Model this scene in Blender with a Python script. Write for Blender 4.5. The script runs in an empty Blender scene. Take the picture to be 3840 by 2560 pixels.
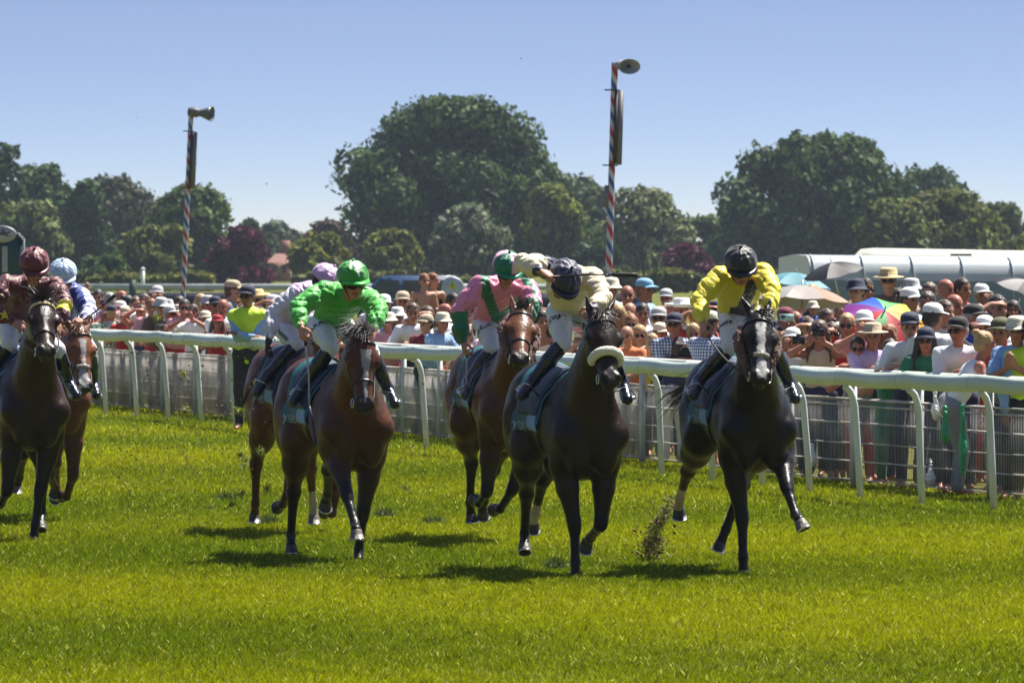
import bpy, math, random
import numpy as np
from mathutils import Vector, Matrix

# ------------------------------------------------------------------ camera, sky, sun
SC = bpy.context.scene
CAM_H = 2.42
FPX = 26250.0                      # focal length in pixels of the 3840 px wide photograph
PITCH = math.atan((1280 - 937.5) / FPX)
cam_data = bpy.data.cameras.new("camera")
cam = bpy.data.objects.new("camera", cam_data)
SC.collection.objects.link(cam)
cam_data.sensor_width = 36.0
cam_data.lens = 36.0 * FPX / 3840.0
cam_data.clip_start = 0.5
cam_data.clip_end = 6000
cam.location = (0, 0, CAM_H)
cam.rotation_euler = (math.pi / 2 - PITCH, 0, 0)
cam_data.dof.use_dof = True
cam_data.dof.focus_distance = 55.5
cam_data.dof.aperture_fstop = 12.0
SC.camera = cam
SC.render.resolution_x = 1024
SC.render.resolution_y = 682
SC.view_settings.view_transform = 'Standard'
SC.view_settings.look = 'None'
SC.view_settings.exposure = 1.15
SC.view_settings.gamma = 1.0

SUN_DIR = Vector((0.42, 0.36, 1.0)).normalized()
sun_el = math.asin(SUN_DIR.z)
sun_az = math.atan2(SUN_DIR.x, SUN_DIR.y)
sd = bpy.data.lights.new("sun", 'SUN')
sd.energy = 5.0
sd.angle = math.radians(0.5)
sd.color = (1.0, 0.95, 0.86)
sun = bpy.data.objects.new("sun", sd)
SC.collection.objects.link(sun)
sun.location = (20, 20, 60)
sun.rotation_euler = (-SUN_DIR).to_track_quat('-Z', 'Y').to_euler()

W = bpy.data.worlds.new("World")
SC.world = W
W.use_nodes = True
nt = W.node_tree
nt.nodes.clear()
out = nt.nodes.new('ShaderNodeOutputWorld')
bg = nt.nodes.new('ShaderNodeBackground')
sky = nt.nodes.new('ShaderNodeTexSky')
sky.sky_type = 'NISHITA'
sky.sun_disc = False
sky.sun_elevation = sun_el
sky.sun_rotation = sun_az
sky.air_density = 1.0
sky.dust_density = 0.3
sky.ozone_density = 2.5
tc = nt.nodes.new('ShaderNodeTexCoord')
sep = nt.nodes.new('ShaderNodeSeparateXYZ')
nt.links.new(tc.outputs['Generated'], sep.inputs[0])
rampm = nt.nodes.new('ShaderNodeMath'); rampm.operation = 'MULTIPLY_ADD'
rampm.inputs[1].default_value = 7.0; rampm.inputs[2].default_value = 0.035
nt.links.new(sep.outputs[2], rampm.inputs[0])
comb = nt.nodes.new('ShaderNodeCombineXYZ')
nt.links.new(sep.outputs[0], comb.inputs[0]); nt.links.new(sep.outputs[1], comb.inputs[1])
nt.links.new(rampm.outputs[0], comb.inputs[2])
nrm = nt.nodes.new('ShaderNodeVectorMath'); nrm.operation = 'NORMALIZE'
nt.links.new(comb.outputs[0], nrm.inputs[0])
nt.links.new(nrm.outputs[0], sky.inputs['Vector'])
tint = nt.nodes.new('ShaderNodeMix'); tint.data_type = 'RGBA'; tint.blend_type = 'MULTIPLY'
tint.inputs[0].default_value = 1.0
tint.inputs[7].default_value = (1.12, 0.98, 1.00, 1)
nt.links.new(sky.outputs[0], tint.inputs[6])
nt.links.new(tint.outputs[2], bg.inputs[0])
bg.inputs[1].default_value = 0.056
nt.links.new(bg.outputs[0], out.inputs[0])

HAZE = 0.00011
rng = np.random.default_rng(7)
random.seed(7)
COL = SC.collection

# ------------------------------------------------------------------ naming / tagging
def tag(o, label=None, cat=None, group=None, kind=None):
    if label: o['label'] = label
    if cat: o['category'] = cat
    if group: o['group'] = group
    if kind: o['kind'] = kind
    return o

def empty(name, loc=(0, 0, 0), rz=0.0, scale=1.0):
    o = bpy.data.objects.new(name, None)
    o.empty_display_size = 0.2
    o.location = loc
    o.rotation_euler = (0, 0, rz)
    o.scale = (scale,) * 3
    COL.objects.link(o)
    return o

def add(name, me, mat=None, parent=None):
    o = bpy.data.objects.new(name, me)
    COL.objects.link(o)
    if mat is not None:
        if len(me.materials) == 0: me.materials.append(mat)
    if parent is not None: o.parent = parent
    return o

def mesh_of(name, V, F, smooth=True, cols=None):
    """V (n,3) array, F (m,3|4) array or list of such arrays"""
    me = bpy.data.meshes.new(name)
    V = np.asarray(V, dtype=np.float32)
    Fs = F if isinstance(F, list) else [F]
    Fs = [np.asarray(f, dtype=np.int32) for f in Fs if len(f)]
    loops = np.concatenate([f.ravel() for f in Fs]) if Fs else np.zeros(0, np.int32)
    tot = np.concatenate([np.full(len(f), f.shape[1], np.int32) for f in Fs]) if Fs else np.zeros(0, np.int32)
    st = np.concatenate([[0], np.cumsum(tot)[:-1]]).astype(np.int32) if len(tot) else tot
    me.vertices.add(len(V)); me.vertices.foreach_set('co', V.ravel())
    me.loops.add(len(loops)); me.loops.foreach_set('vertex_index', loops)
    me.polygons.add(len(tot)); me.polygons.foreach_set('loop_start', st); me.polygons.foreach_set('loop_total', tot)
    if smooth: me.polygons.foreach_set('use_smooth', np.ones(len(tot), bool))
    me.update(calc_edges=True); me.validate()
    if cols is not None:
        a = me.color_attributes.new('tone', 'FLOAT_COLOR', 'POINT')
        c = np.ones((len(V), 4), np.float32); c[:, :3] = cols
        a.data.foreach_set('color', c.ravel())
    return me

class MB:
    """collects simple shapes into one mesh"""
    def __init__(s): s.V = []; s.Q = []; s.T = []; s.n = 0
    def put(s, V, Q=(), T=()):
        V = np.asarray(V, float).reshape(-1, 3)
        if len(Q): s.Q.append(np.asarray(Q) + s.n)
        if len(T): s.T.append(np.asarray(T) + s.n)
        s.V.append(V); s.n += len(V)
        return s
    def box(s, c, size, R=None):
        x, y, z = [v / 2 for v in size]
        V = np.array([[i, j, k] for i in (-x, x) for j in (-y, y) for k in (-z, z)])
        if R is not None: V = V @ np.array(R).T
        return s.put(V + np.array(c), [[0, 1, 3, 2], [4, 6, 7, 5], [0, 4, 5, 1], [2, 3, 7, 6], [0, 2, 6, 4], [1, 5, 7, 3]])
    def tube(s, pts, r, n=8, caps=True, squash=None):
        P = np.array([np.array(p, float) for p in pts]); m = len(P)
        rr = np.broadcast_to(np.asarray(r, float), (m,)) if np.ndim(r) else np.full(m, r)
        Tn = np.gradient(P, axis=0); Tn /= np.linalg.norm(Tn, axis=1)[:, None] + 1e-9
        up = np.array([0, 0, 1.0])
        if abs(Tn[0] @ up) > .9: up = np.array([1.0, 0, 0])
        V = []
        a = np.linspace(0, 2 * np.pi, n, endpoint=False)
        for i in range(m):
            A = np.cross(Tn[i], up); A /= np.linalg.norm(A) + 1e-9
            B = np.cross(A, Tn[i]); up = B
            sa = squash if squash else 1.0
            V.append(P[i] + rr[i] * (np.cos(a)[:, None] * A * sa + np.sin(a)[:, None] * B))
        V = np.concatenate(V); Q = []
        for i in range(m - 1):
            for j in range(n):
                k = (j + 1) % n
                Q.append([i * n + j, i * n + k, (i + 1) * n + k, (i + 1) * n + j])
        T = []
        if caps:
            V = np.concatenate([V, P[:1], P[-1:]]); c0 = m * n; c1 = c0 + 1
            for j in range(n):
                k = (j + 1) % n
                T.append([c0, k, j]); T.append([c1, (m - 1) * n + j, (m - 1) * n + k])
        return s.put(V, Q, T)
    def lathe(s, prof, n=24, c=(0, 0, 0), R=None, sx=1, sy=1, a0=0, a1=2 * np.pi):
        full = abs(a1 - a0 - 2 * np.pi) < 1e-6
        a = np.linspace(a0, a1, n, endpoint=not full); m = len(prof)
        V = np.array([[r * np.cos(t) * sx, r * np.sin(t) * sy, z] for r, z in prof for t in a])
        if R is not None: V = V @ np.array(R).T
        Q = []
        for i in range(m - 1):
            for j in range(n if full else n - 1):
                k = (j + 1) % n
                Q.append([i * n + j, i * n + k, (i + 1) * n + k, (i + 1) * n + j])
        return s.put(V + np.array(c), Q)
    def mesh(s, name, smooth=True, cols=None):
        V = np.concatenate(s.V)
        F = []
        if s.Q: F.append(np.concatenate(s.Q))
        if s.T: F.append(np.concatenate(s.T))
        return mesh_of(name, V, F, smooth, cols)
    def build(s, name, mat, parent=None, smooth=True):
        return add(name, s.mesh(name, smooth), mat, parent)

# ------------------------------------------------------------------ materials
_M = {}
def mat(name, col, rough=0.6, metal=0.0, spec=0.5, bump=0.0, bscale=40.0, var=0.12, vscale=6.0,
        sheen=0.0, coat=0.0, attr=False, translucent=0.0, wave=False, stretch=None):
    key = (name, tuple(col), rough)
    if key in _M: return _M[key]
    m = bpy.data.materials.new(name); m.use_nodes = True
    N = m.node_tree.nodes; L = m.node_tree.links
    b = N['Principled BSDF']
    b.inputs['Roughness'].default_value = rough
    b.inputs['Metallic'].default_value = metal
    b.inputs['Specular IOR Level'].default_value = spec
    b.inputs['Sheen Weight'].default_value = sheen
    b.inputs['Coat Weight'].default_value = coat
    if coat: b.inputs['Coat Roughness'].default_value = 0.25
    t = N.new('ShaderNodeTexCoord')
    n = N.new('ShaderNodeTexNoise'); n.inputs['Scale'].default_value = vscale; n.inputs['Detail'].default_value = 6
    L.new(t.outputs['Object'], n.inputs['Vector'])
    mr = N.new('ShaderNodeMapRange')
    mr.inputs[1].default_value = 0.3; mr.inputs[2].default_value = 0.7
    mr.inputs[3].default_value = 1 - var; mr.inputs[4].default_value = 1 + var
    L.new(n.outputs['Fac'], mr.inputs[0])
    mx = N.new('ShaderNodeVectorMath'); mx.operation = 'SCALE'
    if attr:
        at = N.new('ShaderNodeAttribute'); at.attribute_name = 'tone'
        L.new(at.outputs['Color'], mx.inputs[0])
    else:
        mx.inputs[0].default_value = tuple(col)[:3]
    L.new(mr.outputs[0], mx.inputs['Scale'])
    L.new(mx.outputs[0], b.inputs['Base Color'])
    if bump:
        if wave == 'silk':
            bt = N.new('ShaderNodeTexNoise'); bt.inputs['Scale'].default_value = bscale; bt.inputs['Detail'].default_value = 3; bt.inputs['Distortion'].default_value = 2.2; bo = bt.outputs['Fac']
        elif wave:
            bt = N.new('ShaderNodeTexWave'); bt.inputs['Scale'].default_value = bscale
            bt.inputs['Distortion'].default_value = 8; bt.inputs['Detail'].default_value = 2
            bo = bt.outputs['Fac']
        else:
            bt = N.new('ShaderNodeTexNoise'); bt.inputs['Scale'].default_value = bscale; bt.inputs['Detail'].default_value = 4
            bo = bt.outputs['Fac']
        if stretch:
            mp = N.new('ShaderNodeMapping'); mp.inputs['Scale'].default_value = stretch
            L.new(t.outputs['Object'], mp.inputs[0]); L.new(mp.outputs[0], bt.inputs['Vector'])
        else:
            L.new(t.outputs['Object'], bt.inputs['Vector'])
        bp = N.new('ShaderNodeBump'); bp.inputs['Strength'].default_value = min(1, bump)
        bp.inputs['Distance'].default_value = 0.02
        L.new(bo, bp.inputs['Height']); L.new(bp.outputs[0], b.inputs['Normal'])
    if translucent:
        o = N['Material Output']
        tr = N.new('ShaderNodeBsdfTranslucent')
        L.new(mx.outputs[0], tr.inputs[0])
        ms = N.new('ShaderNodeMixShader'); ms.inputs[0].default_value = translucent
        L.new(b.outputs[0], ms.inputs[1]); L.new(tr.outputs[0], ms.inputs[2]); L.new(ms.outputs[0], o.inputs[0])
    _M[key] = m
    return m

# ------------------------------------------------------------------ photo pixel -> ray -> place
CAMP = np.array([0, 0, CAM_H])
_F = np.array([0, math.cos(PITCH), -math.sin(PITCH)]); _U = np.array([0, math.sin(PITCH), math.cos(PITCH)])
def ray(x, y):
    r = _F + np.array([(x - 1920) / FPX, 0, 0]) + _U * ((1280 - y) / FPX)
    return r / np.linalg.norm(r)
def at_depth(x, y, d):
    r = ray(x, y); return CAMP + r * (d / r[1])
def on_ground(x, y, z=0.0):
    r = ray(x, y); return CAMP + r * ((z - CAM_H) / r[2])
def bone(A, x, y, L, sg):
    """end of a bone of length L from joint A, seen at (x, y); sg>0: it comes towards the viewer"""
    A = np.array(A, float); r = ray(x, y); oc = A - CAMP; t0 = oc @ r
    p2 = oc @ oc - t0 * t0
    if p2 <= L * L:
        return CAMP + r * (t0 - sg * math.sqrt(L * L - p2))
    P0 = CAMP + r * t0; v = P0 - A
    return A + v / np.linalg.norm(v) * L
def unit(v): v = np.asarray(v, float); return v / (np.linalg.norm(v) + 1e-9)

# ------------------------------------------------------------------ signed-distance modelling
def C(a, b, ra, rb, k=0.03, side=None, f=1.0):
    return ('c', np.array(a, float), np.array(b, float), ra, rb, k, None if side is None else unit(side), f)
def E(c, r, ax=None, k=0.03, sub=False):
    return ('e', np.array(c, float), np.array(r, float), None if ax is None else np.array(ax, float), k, sub)

def pdist(p, P):
    if p[0] == 'c':
        _, a, b, ra, rb, k, side, f = p
        ab = b - a; L2 = ab @ ab + 1e-12
        t = np.clip(((P - a) @ ab) / L2, 0, 1)
        v = P - (a + t[..., None] * ab)
        if side is not None:
            vs = v @ side
            v = v + vs[..., None] * side * (1 / f - 1)
        return np.sqrt((v * v).sum(-1)) - (ra + (rb - ra) * t)
    _, c, r, ax, k, sub = p
    q = P - c
    if ax is not None: q = q @ ax.T
    k0 = np.sqrt(((q / r) ** 2).sum(-1)); k1 = np.sqrt(((q / (r * r)) ** 2).sum(-1)) + 1e-9
    return k0 * (k0 - 1) / k1

def pk(p): return p[5] if p[0] == 'c' else p[4]
def psub(p): return p[0] == 'e' and p[5]
def comb_d(D, d, k, sub):
    if sub:
        h = np.maximum(k - np.abs(D + d), 0) / k
        return np.maximum(D, -d) + h * h * k * 0.25
    h = np.maximum(k - np.abs(D - d), 0) / k
    return np.minimum(D, d) - h * h * k * 0.25

def sdf_points(prims, P):
    D = np.full(P.shape[:-1], 9.0)
    for p in prims: D = comb_d(D, pdist(p, P), pk(p), psub(p))
    return D

def pbox(p):
    if p[0] == 'c':
        m = max(p[3], p[4]) * max(1, p[7])
        return np.minimum(p[1], p[2]) - m, np.maximum(p[1], p[2]) + m
    m = max(p[2]); return p[1] - m, p[1] + m

def sdf_mesh(name, prims, h, colfn=None, disp=None, planes=()):
    """planes: list of (point, normal): keeps the side opposite the normal"""
    lo = np.min([pbox(p)[0] for p in prims if not psub(p)], axis=0) - 3 * h
    hi = np.max([pbox(p)[1] for p in prims if not psub(p)], axis=0) + 3 * h
    n = np.ceil((hi - lo) / h).astype(int) + 1
    D = np.full(n, 1.0, np.float32)
    for p in prims:
        a, b = pbox(p); m = pk(p) + 2.5 * h
        i0 = np.clip(((a - m - lo) / h).astype(int), 0, n - 1); i1 = np.clip(np.ceil((b + m - lo) / h).astype(int) + 1, 1, n)
        g = [lo[i] + h * np.arange(i0[i], i1[i]) for i in range(3)]
        P = np.stack(np.meshgrid(*g, indexing='ij'), -1)
        sl = tuple(slice(i0[i], i1[i]) for i in range(3))
        D[sl] = comb_d(D[sl], pdist(p, P), pk(p), psub(p))
    if disp is not None or planes:
        idx = np.nonzero(np.abs(D) < (3 * h + 0.03))
        P = lo + h * np.stack(idx, -1)
        d = D[idx]
        if disp is not None: d = d + disp(P)
        for q, nn in planes: d = np.maximum(d, (P - np.array(q)) @ unit(nn))
        D[idx] = d
        if planes:
            idx = np.nonzero(D < -(3 * h + 0.03) + 1e-6); P = lo + h * np.stack(idx, -1); d = D[idx]
            for q, nn in planes: d = np.maximum(d, (P - np.array(q)) @ unit(nn))
            D[idx] = d
    D[0] = D[-1] = 1; D[:, 0] = D[:, -1] = 1; D[:, :, 0] = D[:, :, -1] = 1
    S = D < 0
    cnt = np.zeros(n - 1, np.int8)
    offs = [(i, j, k) for i in (0, 1) for j in (0, 1) for k in (0, 1)]
    for o in offs: cnt += S[o[0]:n[0] - 1 + o[0], o[1]:n[1] - 1 + o[1], o[2]:n[2] - 1 + o[2]]
    act = np.stack(np.nonzero((cnt > 0) & (cnt < 8)), -1)
    idx = np.full(n - 1, -1, np.int32); idx[tuple(act.T)] = np.arange(len(act))
    cv = np.stack([D[act[:, 0] + o[0], act[:, 1] + o[1], act[:, 2] + o[2]] for o in offs], -1)
    acc = np.zeros((len(act), 3)); c = np.zeros(len(act))
    for i, a in enumerate(offs):
        for j, b in enumerate(offs):
            if j > i and sum(abs(a[q] - b[q]) for q in range(3)) == 1:
                va, vb = cv[:, i], cv[:, j]; mk = (va < 0) != (vb < 0)
                t = np.where(mk, va / np.where(mk, va - vb, 1), 0)
                pos = np.array(a) + t[:, None] * (np.array(b) - np.array(a))
                acc += np.where(mk[:, None], pos, 0); c += mk
    V = lo + h * (act + acc / c[:, None])
    Q = []
    for ax in range(3):
        sl0 = [slice(None)] * 3; sl1 = [slice(None)] * 3
        sl0[ax] = slice(0, -1); sl1[ax] = slice(1, None)
        ch = S[tuple(sl0)] != S[tuple(sl1)]
        e = np.stack(np.nonzero(ch), -1)
        inside = S[tuple(e.T)]
        b1, b2 = (ax + 1) % 3, (ax + 2) % 3
        o1 = np.zeros(3, int); o1[b1] = 1; o2 = np.zeros(3, int); o2[b2] = 1
        q = np.stack([idx[tuple((e - o1 - o2).T)], idx[tuple((e - o2).T)], idx[tuple(e.T)], idx[tuple((e - o1).T)]], -1)
        q[~inside] = q[~inside][:, ::-1]
        Q.append(q)
    Q = np.concatenate(Q)
    ea = np.concatenate([Q[:, 0], Q[:, 1], Q[:, 2], Q[:, 3]]); eb = np.concatenate([Q[:, 1], Q[:, 2], Q[:, 3], Q[:, 0]]); nv = len(V)
    ii = np.concatenate([ea, eb]); jj = np.concatenate([eb, ea]); cnt_ = np.maximum(np.bincount(ii, minlength=nv), 1)[:, None]
    for lam in (.5, -.51, .5, -.51, .4, -.35):
        V = V + lam * (np.stack([np.bincount(ii, V[jj, a], nv) for a in range(3)], -1) / cnt_ - V)
    me = mesh_of(name, V, Q, True, None if colfn is None else colfn(V))
    return me

def outer_hit(prims, cen, dirs, R, n=70):
    """outermost surface point from cen along each dir"""
    rr = np.linspace(R, 0.0, n)
    P = cen[:, None, :] + dirs[:, None, :] * rr[None, :, None]
    D = sdf_points(prims, P)
    hit = (D < 0).argmax(1); none = ~(D < 0).any(1)
    hit = np.clip(hit, 1, n - 1); a = np.arange(len(cen))
    d0, d1 = D[a, hit - 1], D[a, hit]; t = np.clip(d0 / (d0 - d1 + 1e-9), 0, 1)
    r = rr[hit - 1] + (rr[hit] - rr[hit - 1]) * t
    r[none] = 0.02
    return r

def frame(fwd, up):
    """rows: forward, left, up"""
    f = unit(fwd); l = unit(np.cross(up, f)); u = np.cross(f, l)
    return np.array([f, l, u])

def strap(pts, w, t, name, m, parent, closed=False, nrm=None):
    """flat leather strap along pts"""
    P = np.array(pts); n = len(P)
    Tn = np.gradient(P, axis=0); Tn /= np.linalg.norm(Tn, axis=1)[:, None] + 1e-9
    V = []; 
    for i in range(n):
        nn = nrm[i] - Tn[i] * (nrm[i] @ Tn[i]); nn = unit(nn); s = np.cross(Tn[i], nn)
        V += [P[i] + s * w / 2 + nn * t, P[i] - s * w / 2 + nn * t, P[i] - s * w / 2 - nn * t * .5, P[i] + s * w / 2 - nn * t * .5]
    Q = []
    for i in range(n - 1):
        for j in range(4):
            k = (j + 1) % 4; Q.append([i * 4 + j, i * 4 + k, (i + 1) * 4 + k, (i + 1) * 4 + j])
    if not closed: Q += [[3, 2, 1, 0], [(n - 1) * 4 + j for j in range(4)]]
    me = mesh_of(name, V, np.array(Q), False)
    return add(name, me, m, parent)

def text_mesh(name, s, size, shear=0.0, thick=False):
    cu = bpy.data.curves.new(name, 'FONT'); cu.body = s; cu.size = size; cu.align_x = 'CENTER'; cu.align_y = 'CENTER'
    cu.shear = shear; cu.resolution_u = 2
    if thick: cu.offset = size * 0.02
    o = bpy.data.objects.new(name, cu); COL.objects.link(o)
    dg = bpy.context.evaluated_depsgraph_get()
    me = bpy.data.meshes.new_from_object(o.evaluated_get(dg))
    bpy.data.objects.remove(o); me.name = name
    me.materials.clear()
    return me
# ------------------------------------------------------------------ materials shared by horses and riders
def lin(h):
    h = h.lstrip('#'); c = [int(h[i:i + 2], 16) / 255 for i in (0, 2, 4)]
    return tuple(((x + .055) / 1.055) ** 2.4 if x > .04045 else x / 12.92 for x in c)
M_COAT = mat('horse_coat', (1, 1, 1), rough=0.36, spec=0.24, bump=0.4, bscale=20, var=0.22, vscale=3.2, attr=True)
M_HAIR = mat('mane_hair', (.02, .017, .015), rough=0.4, bump=.3, bscale=80, var=.3)
M_LEATHER = mat('dark_leather', (.012, .009, .008), rough=0.32, bump=.1, bscale=60)
M_BLACK = mat('black_plastic', (.008, .008, .01), rough=0.25)
M_EYE = mat('eye_gloss', (.006, .005, .004), rough=0.06)
M_HOOF = mat('hoof_horn', (.035, .03, .026), rough=0.5, bump=.3, bscale=60)
M_HOOFP = mat('pale_hoof_horn', (.13, .115, .095), rough=0.5, bump=.3, bscale=60)
M_SHOE = mat('aluminium_shoe', (.6, .6, .62), rough=0.25, metal=1.0)
M_SOLE = mat('hoof_sole', (.03, .026, .02), rough=0.8, bump=.5, bscale=50)
M_STEEL = mat('steel', (.6, .62, .65), rough=0.2, metal=1.0)
M_FLEECE = mat('white_sheepskin', (.74, .72, .6), rough=0.95, bump=1.0, bscale=70, var=.08, sheen=.5)
M_GREYFLEECE = mat('grey_sheepskin', (.34, .32, .28), rough=.95, bump=1.0, bscale=70, var=.2)
M_BROWNFLEECE = mat('brown_sheepskin', (.13, .05, .03), rough=0.95, bump=1.0, bscale=70, var=.35, vscale=60, sheen=.4)
M_TEAL = mat('teal_saddle_cloth', (.012, .10, .12), rough=0.5, bump=.3, bscale=14)
M_PALEBLUE = mat('pale_blue_saddle_cloth', (.15, .30, .55), rough=0.5, bump=.3, bscale=14)
M_NAVYCL = mat('navy_cloth', (.008, .02, .045), rough=0.55, bump=.3, bscale=14)
M_WHITE = mat('white_paint', (.78, .8, .76), rough=0.4, bump=.05, bscale=30, var=.04)
M_REIN = mat('rubber_rein', (.02, .018, .016), rough=0.6)

def hair_strands(name, roots, dirs, length, r, m, parent, droop=0.5, seed=0, wild=0.25, seg=5):
    g = np.random.default_rng(seed); mb = MB()
    for p, d in zip(roots, dirs):
        L = length * g.uniform(.6, 1.15); d = unit(np.array(d) + g.normal(0, wild, 3)); pts = []
        q = np.array(p, float); v = d.copy()
        for i in range(seg + 1):
            pts.append(q.copy()); q = q + v * L / seg
            v = unit(v + np.array([0, 0, -droop / seg]) + g.normal(0, wild * .25, 3))
        mb.tube(pts, np.linspace(r, r * .15, seg + 1), n=4, caps=False)
    return mb.build(name, m, parent)

def make_hoof(cor, toe, fwd, pale, parent, sc=.86):
    """cor: top of hoof, toe: middle of the sole edge"""
    ax = unit(np.array(toe) - np.array(cor)); f = unit(np.array(fwd) - ax * (np.array(fwd) @ ax)); l = np.cross(f, ax)
    R = np.array([f, l, ax]).T
    n = 22; a = np.linspace(0, 2 * np.pi, n, endpoint=False); mb = MB(); rings = []
    H = .088 * sc
    for r, z, s in ((.040, -.012, 0), (.050, .0, 0), (.056, .03, .006), (.066, .08, .014), (.067, H, .015), (.058, H, .013), (.052, H - .012, .012), (.02, H - .02, .0)):
        rings.append(np.stack([np.cos(a) * r * sc * 1.03 + s, np.sin(a) * r * sc, np.full(n, z)], -1))
    V = np.concatenate(rings) @ R.T + np.array(cor)
    m = len(rings); Q = [[i * n + j, (i + 1) * n + j, (i + 1) * n + (j + 1) % n, i * n + (j + 1) % n] for i in range(5) for j in range(n)]
    mb.put(V, Q)
    o = mb.build('hoof', M_HOOFP if pale else M_HOOF, parent)
    mb = MB(); Q = [[i * n + j, (i + 1) * n + j, (i + 1) * n + (j + 1) % n, i * n + (j + 1) % n] for i in (5, 6) for j in range(n)]
    mb.put(V, Q, [[7 * n, 7 * n + j, 7 * n + (j + 1) % n] for j in range(1, n - 1)]); mb.build('sole', M_SOLE, o)
    a = np.radians(np.linspace(-140, 140, 20)); P = np.stack([np.cos(a) * .063 * sc + .015, np.sin(a) * .060 * sc, np.full(20, H + .004)], -1) @ R.T + np.array(cor)
    mb = MB(); mb.tube(P, .0075, n=6); mb.build('horseshoe', M_SHOE, o)
    return o

def horse(cfg):
    a = math.radians(cfg['head']); h = np.array([math.sin(a), -math.cos(a), 0]); l = np.array([math.cos(a), math.sin(a), 0]); up = np.array([0, 0, 1.0])
    ch = at_depth(cfg['cx'], 1500, cfg['d']); O = np.array([ch[0], ch[1], 0]) - h * .45
    Mx = np.array([h, l, up])
    loc = lambda P: (np.array(P) - O) @ Mx.T
    wld = lambda p: O + np.array(p) @ Mx
    root = empty('racehorse', (O[0], O[1], -.06), math.atan2(h[1], h[0]))
    root.location = (O[0], O[1], 0)
    tag(root, cfg['label'], 'horse', 'racehorses galloping towards the camera')
    dz = cfg.get('dz', 0)
    T = []
    def c(a, b, ra, rb, k=.05, side=None, f=1.0): T.append(C(np.array(a) + [0, 0, dz], np.array(b) + [0, 0, dz], ra, rb, k, side, f))
    def e(p, r, k=.05, ax=None): T.append(E(np.array(p) + [0, 0, dz], r, ax, k))
    Y = [0, 1, 0]
    c((-.40, 0, 1.19), (.28, 0, 1.13), .295, .325, .06, Y, .90)
    e((.34, 0, 1.09), (.31, .265, .375), .06)
    c((.02, 0, 1.42), (.38, 0, 1.47), .10, .075, .10)
    c((-.55, 0, 1.38), (.1, 0, 1.37), .15, .13, .08)
    e((-.62, 0, 1.36), (.35, .255, .25), .06)
    for s in (-1, 1):
        e((-.70, s * .155, 1.15), (.27, .14, .35), .05)
        e((-.90, s * .10, 1.16), (.13, .11, .24), .05)
        c((.30, s * .13, 1.40), (.58, s * .17, 1.06), .085, .125, .05)
        e((.60, s * .105, .96), (.12, .105, .21), .05)
        e((.40, s * .195, 1.00), (.17, .09, .19), .035)
        c((.50, s * .16, 1.30), (.60, s * .13, 1.02), .05, .07, .03)
        c((-.42, s * .23, 1.05), (-.60, s * .20, 1.25), .07, .09, .03)
    e((.56, 0, 1.14), (.19, .16, .24), .05)
    torso = list(T)
    # neck and head
    pollW = at_depth(*cfg['poll'], 10); r = ray(*cfg['poll'])
    lx = cfg.get('pollx', 1.02)
    t = (lx + (O - CAMP) @ h) / (r @ h); poll = CAMP + r * t
    hs, ls = 1.10, 1.24; nose = bone(poll, *cfg['nose'], .53 * hs, cfg.get('nsg', 1))
    pl, nl = loc(poll), loc(nose)
    f = unit(nl - pl)
    lat = np.array([0, 1.0, 0]) + np.array([cfg.get('hyaw', 0), 0, cfg.get('hroll', 0)]); lat = unit(lat - f * (lat @ f)); nn = np.cross(f, lat)
    if nn[0] < 0: nn = -nn
    ax = np.array([f, lat, nn])
    H = lambda u, v, w: pl + u * hs * f + v * ls * lat + w * hs * nn
    hd = []
    def hc(a, b, ra, rb, k=.03, side=None, ff=1.0): hd.append(C(H(*a), H(*b), ra * hs, rb * hs, k, lat, ls / hs))
    def he(p, r, k=.025, sub=False): hd.append(E(H(*p), np.array(r) * [hs, ls, hs], ax, k, sub))
    he((.07, 0, -.075), (.13, .085, .095))
    he((.16, 0, -.05), (.13, .093, .065))
    hc((.14, 0, -.075), (.47, 0, -.065), .083, .052, .03)
    for s in (-1, 1):
        he((.185, s * .088, -.045), (.055, .030, .032), .02)
        he((.17, s * .050, -.155), (.13, .038, .105), .04)
        hc((.24, s * .070, -.085), (.36, s * .052, -.095), .014, .010, .03)
        he((.515, s * .040, -.05), (.050, .027, .036), .018)
    hc((.24, 0, -.17), (.50, 0, -.125), .048, .033, .04)
    he((.515, 0, -.075), (.065, .056, .052), .03)
    he((.545, 0, -.065), (.040, .048, .040), .02)
    he((.535, 0, -.130), (.045, .036, .030), .015)
    for s in (-1, 1):
        he((.560, s * .045, -.032), (.030, .0165, .022), .008, True)
        he((.540, s * .075, -.112), (.045, .030, .007), .006, True)
    ears = cfg.get('ears', (1, 1))
    for s, ee in zip((-1, 1), cfg.get('eardir', ((-.75, .25, .25), (-.75, .25, .25)))):
        b = H(-.005, s * .055, -.045); d = unit(ee[0] * f + s * ee[1] * lat + ee[2] * nn)
        d0 = unit(d * .6 - .5 * f); m1 = b + d0 * .055; tp = b + d * .165
        hd.append(C(b, m1, .030, .034, .02)); hd.append(C(m1, tp, .034, .007, .012))
        frn = unit(nn * .9 + s * lat * .35); cc = (b + tp) / 2 + frn * .030
        hax = frame(unit(tp - b), frn); hd.append(E(cc, (.065, .018, .022), hax, .008, True))
    nk = []
    def nc(a, b, ra, rb, k=.07, ff=.8): nk.append(C(a, b, ra, rb, k, (0, 1, 0), ff))
    pb = H(.03, 0, -.10); thr = H(.13, 0, -.17)
    nc((.34, 0, 1.42 + dz), pb, .15, .095, .08, .75)
    nc((.48, 0, 1.22 + dz), thr, .25, .110, .09, .88)
    nc((.40, 0, 1.32 + dz), (pb + thr) / 2, .21, .115, .06, .82)
    # legs
    legs = []; feet = []
    BW = {}
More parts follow.
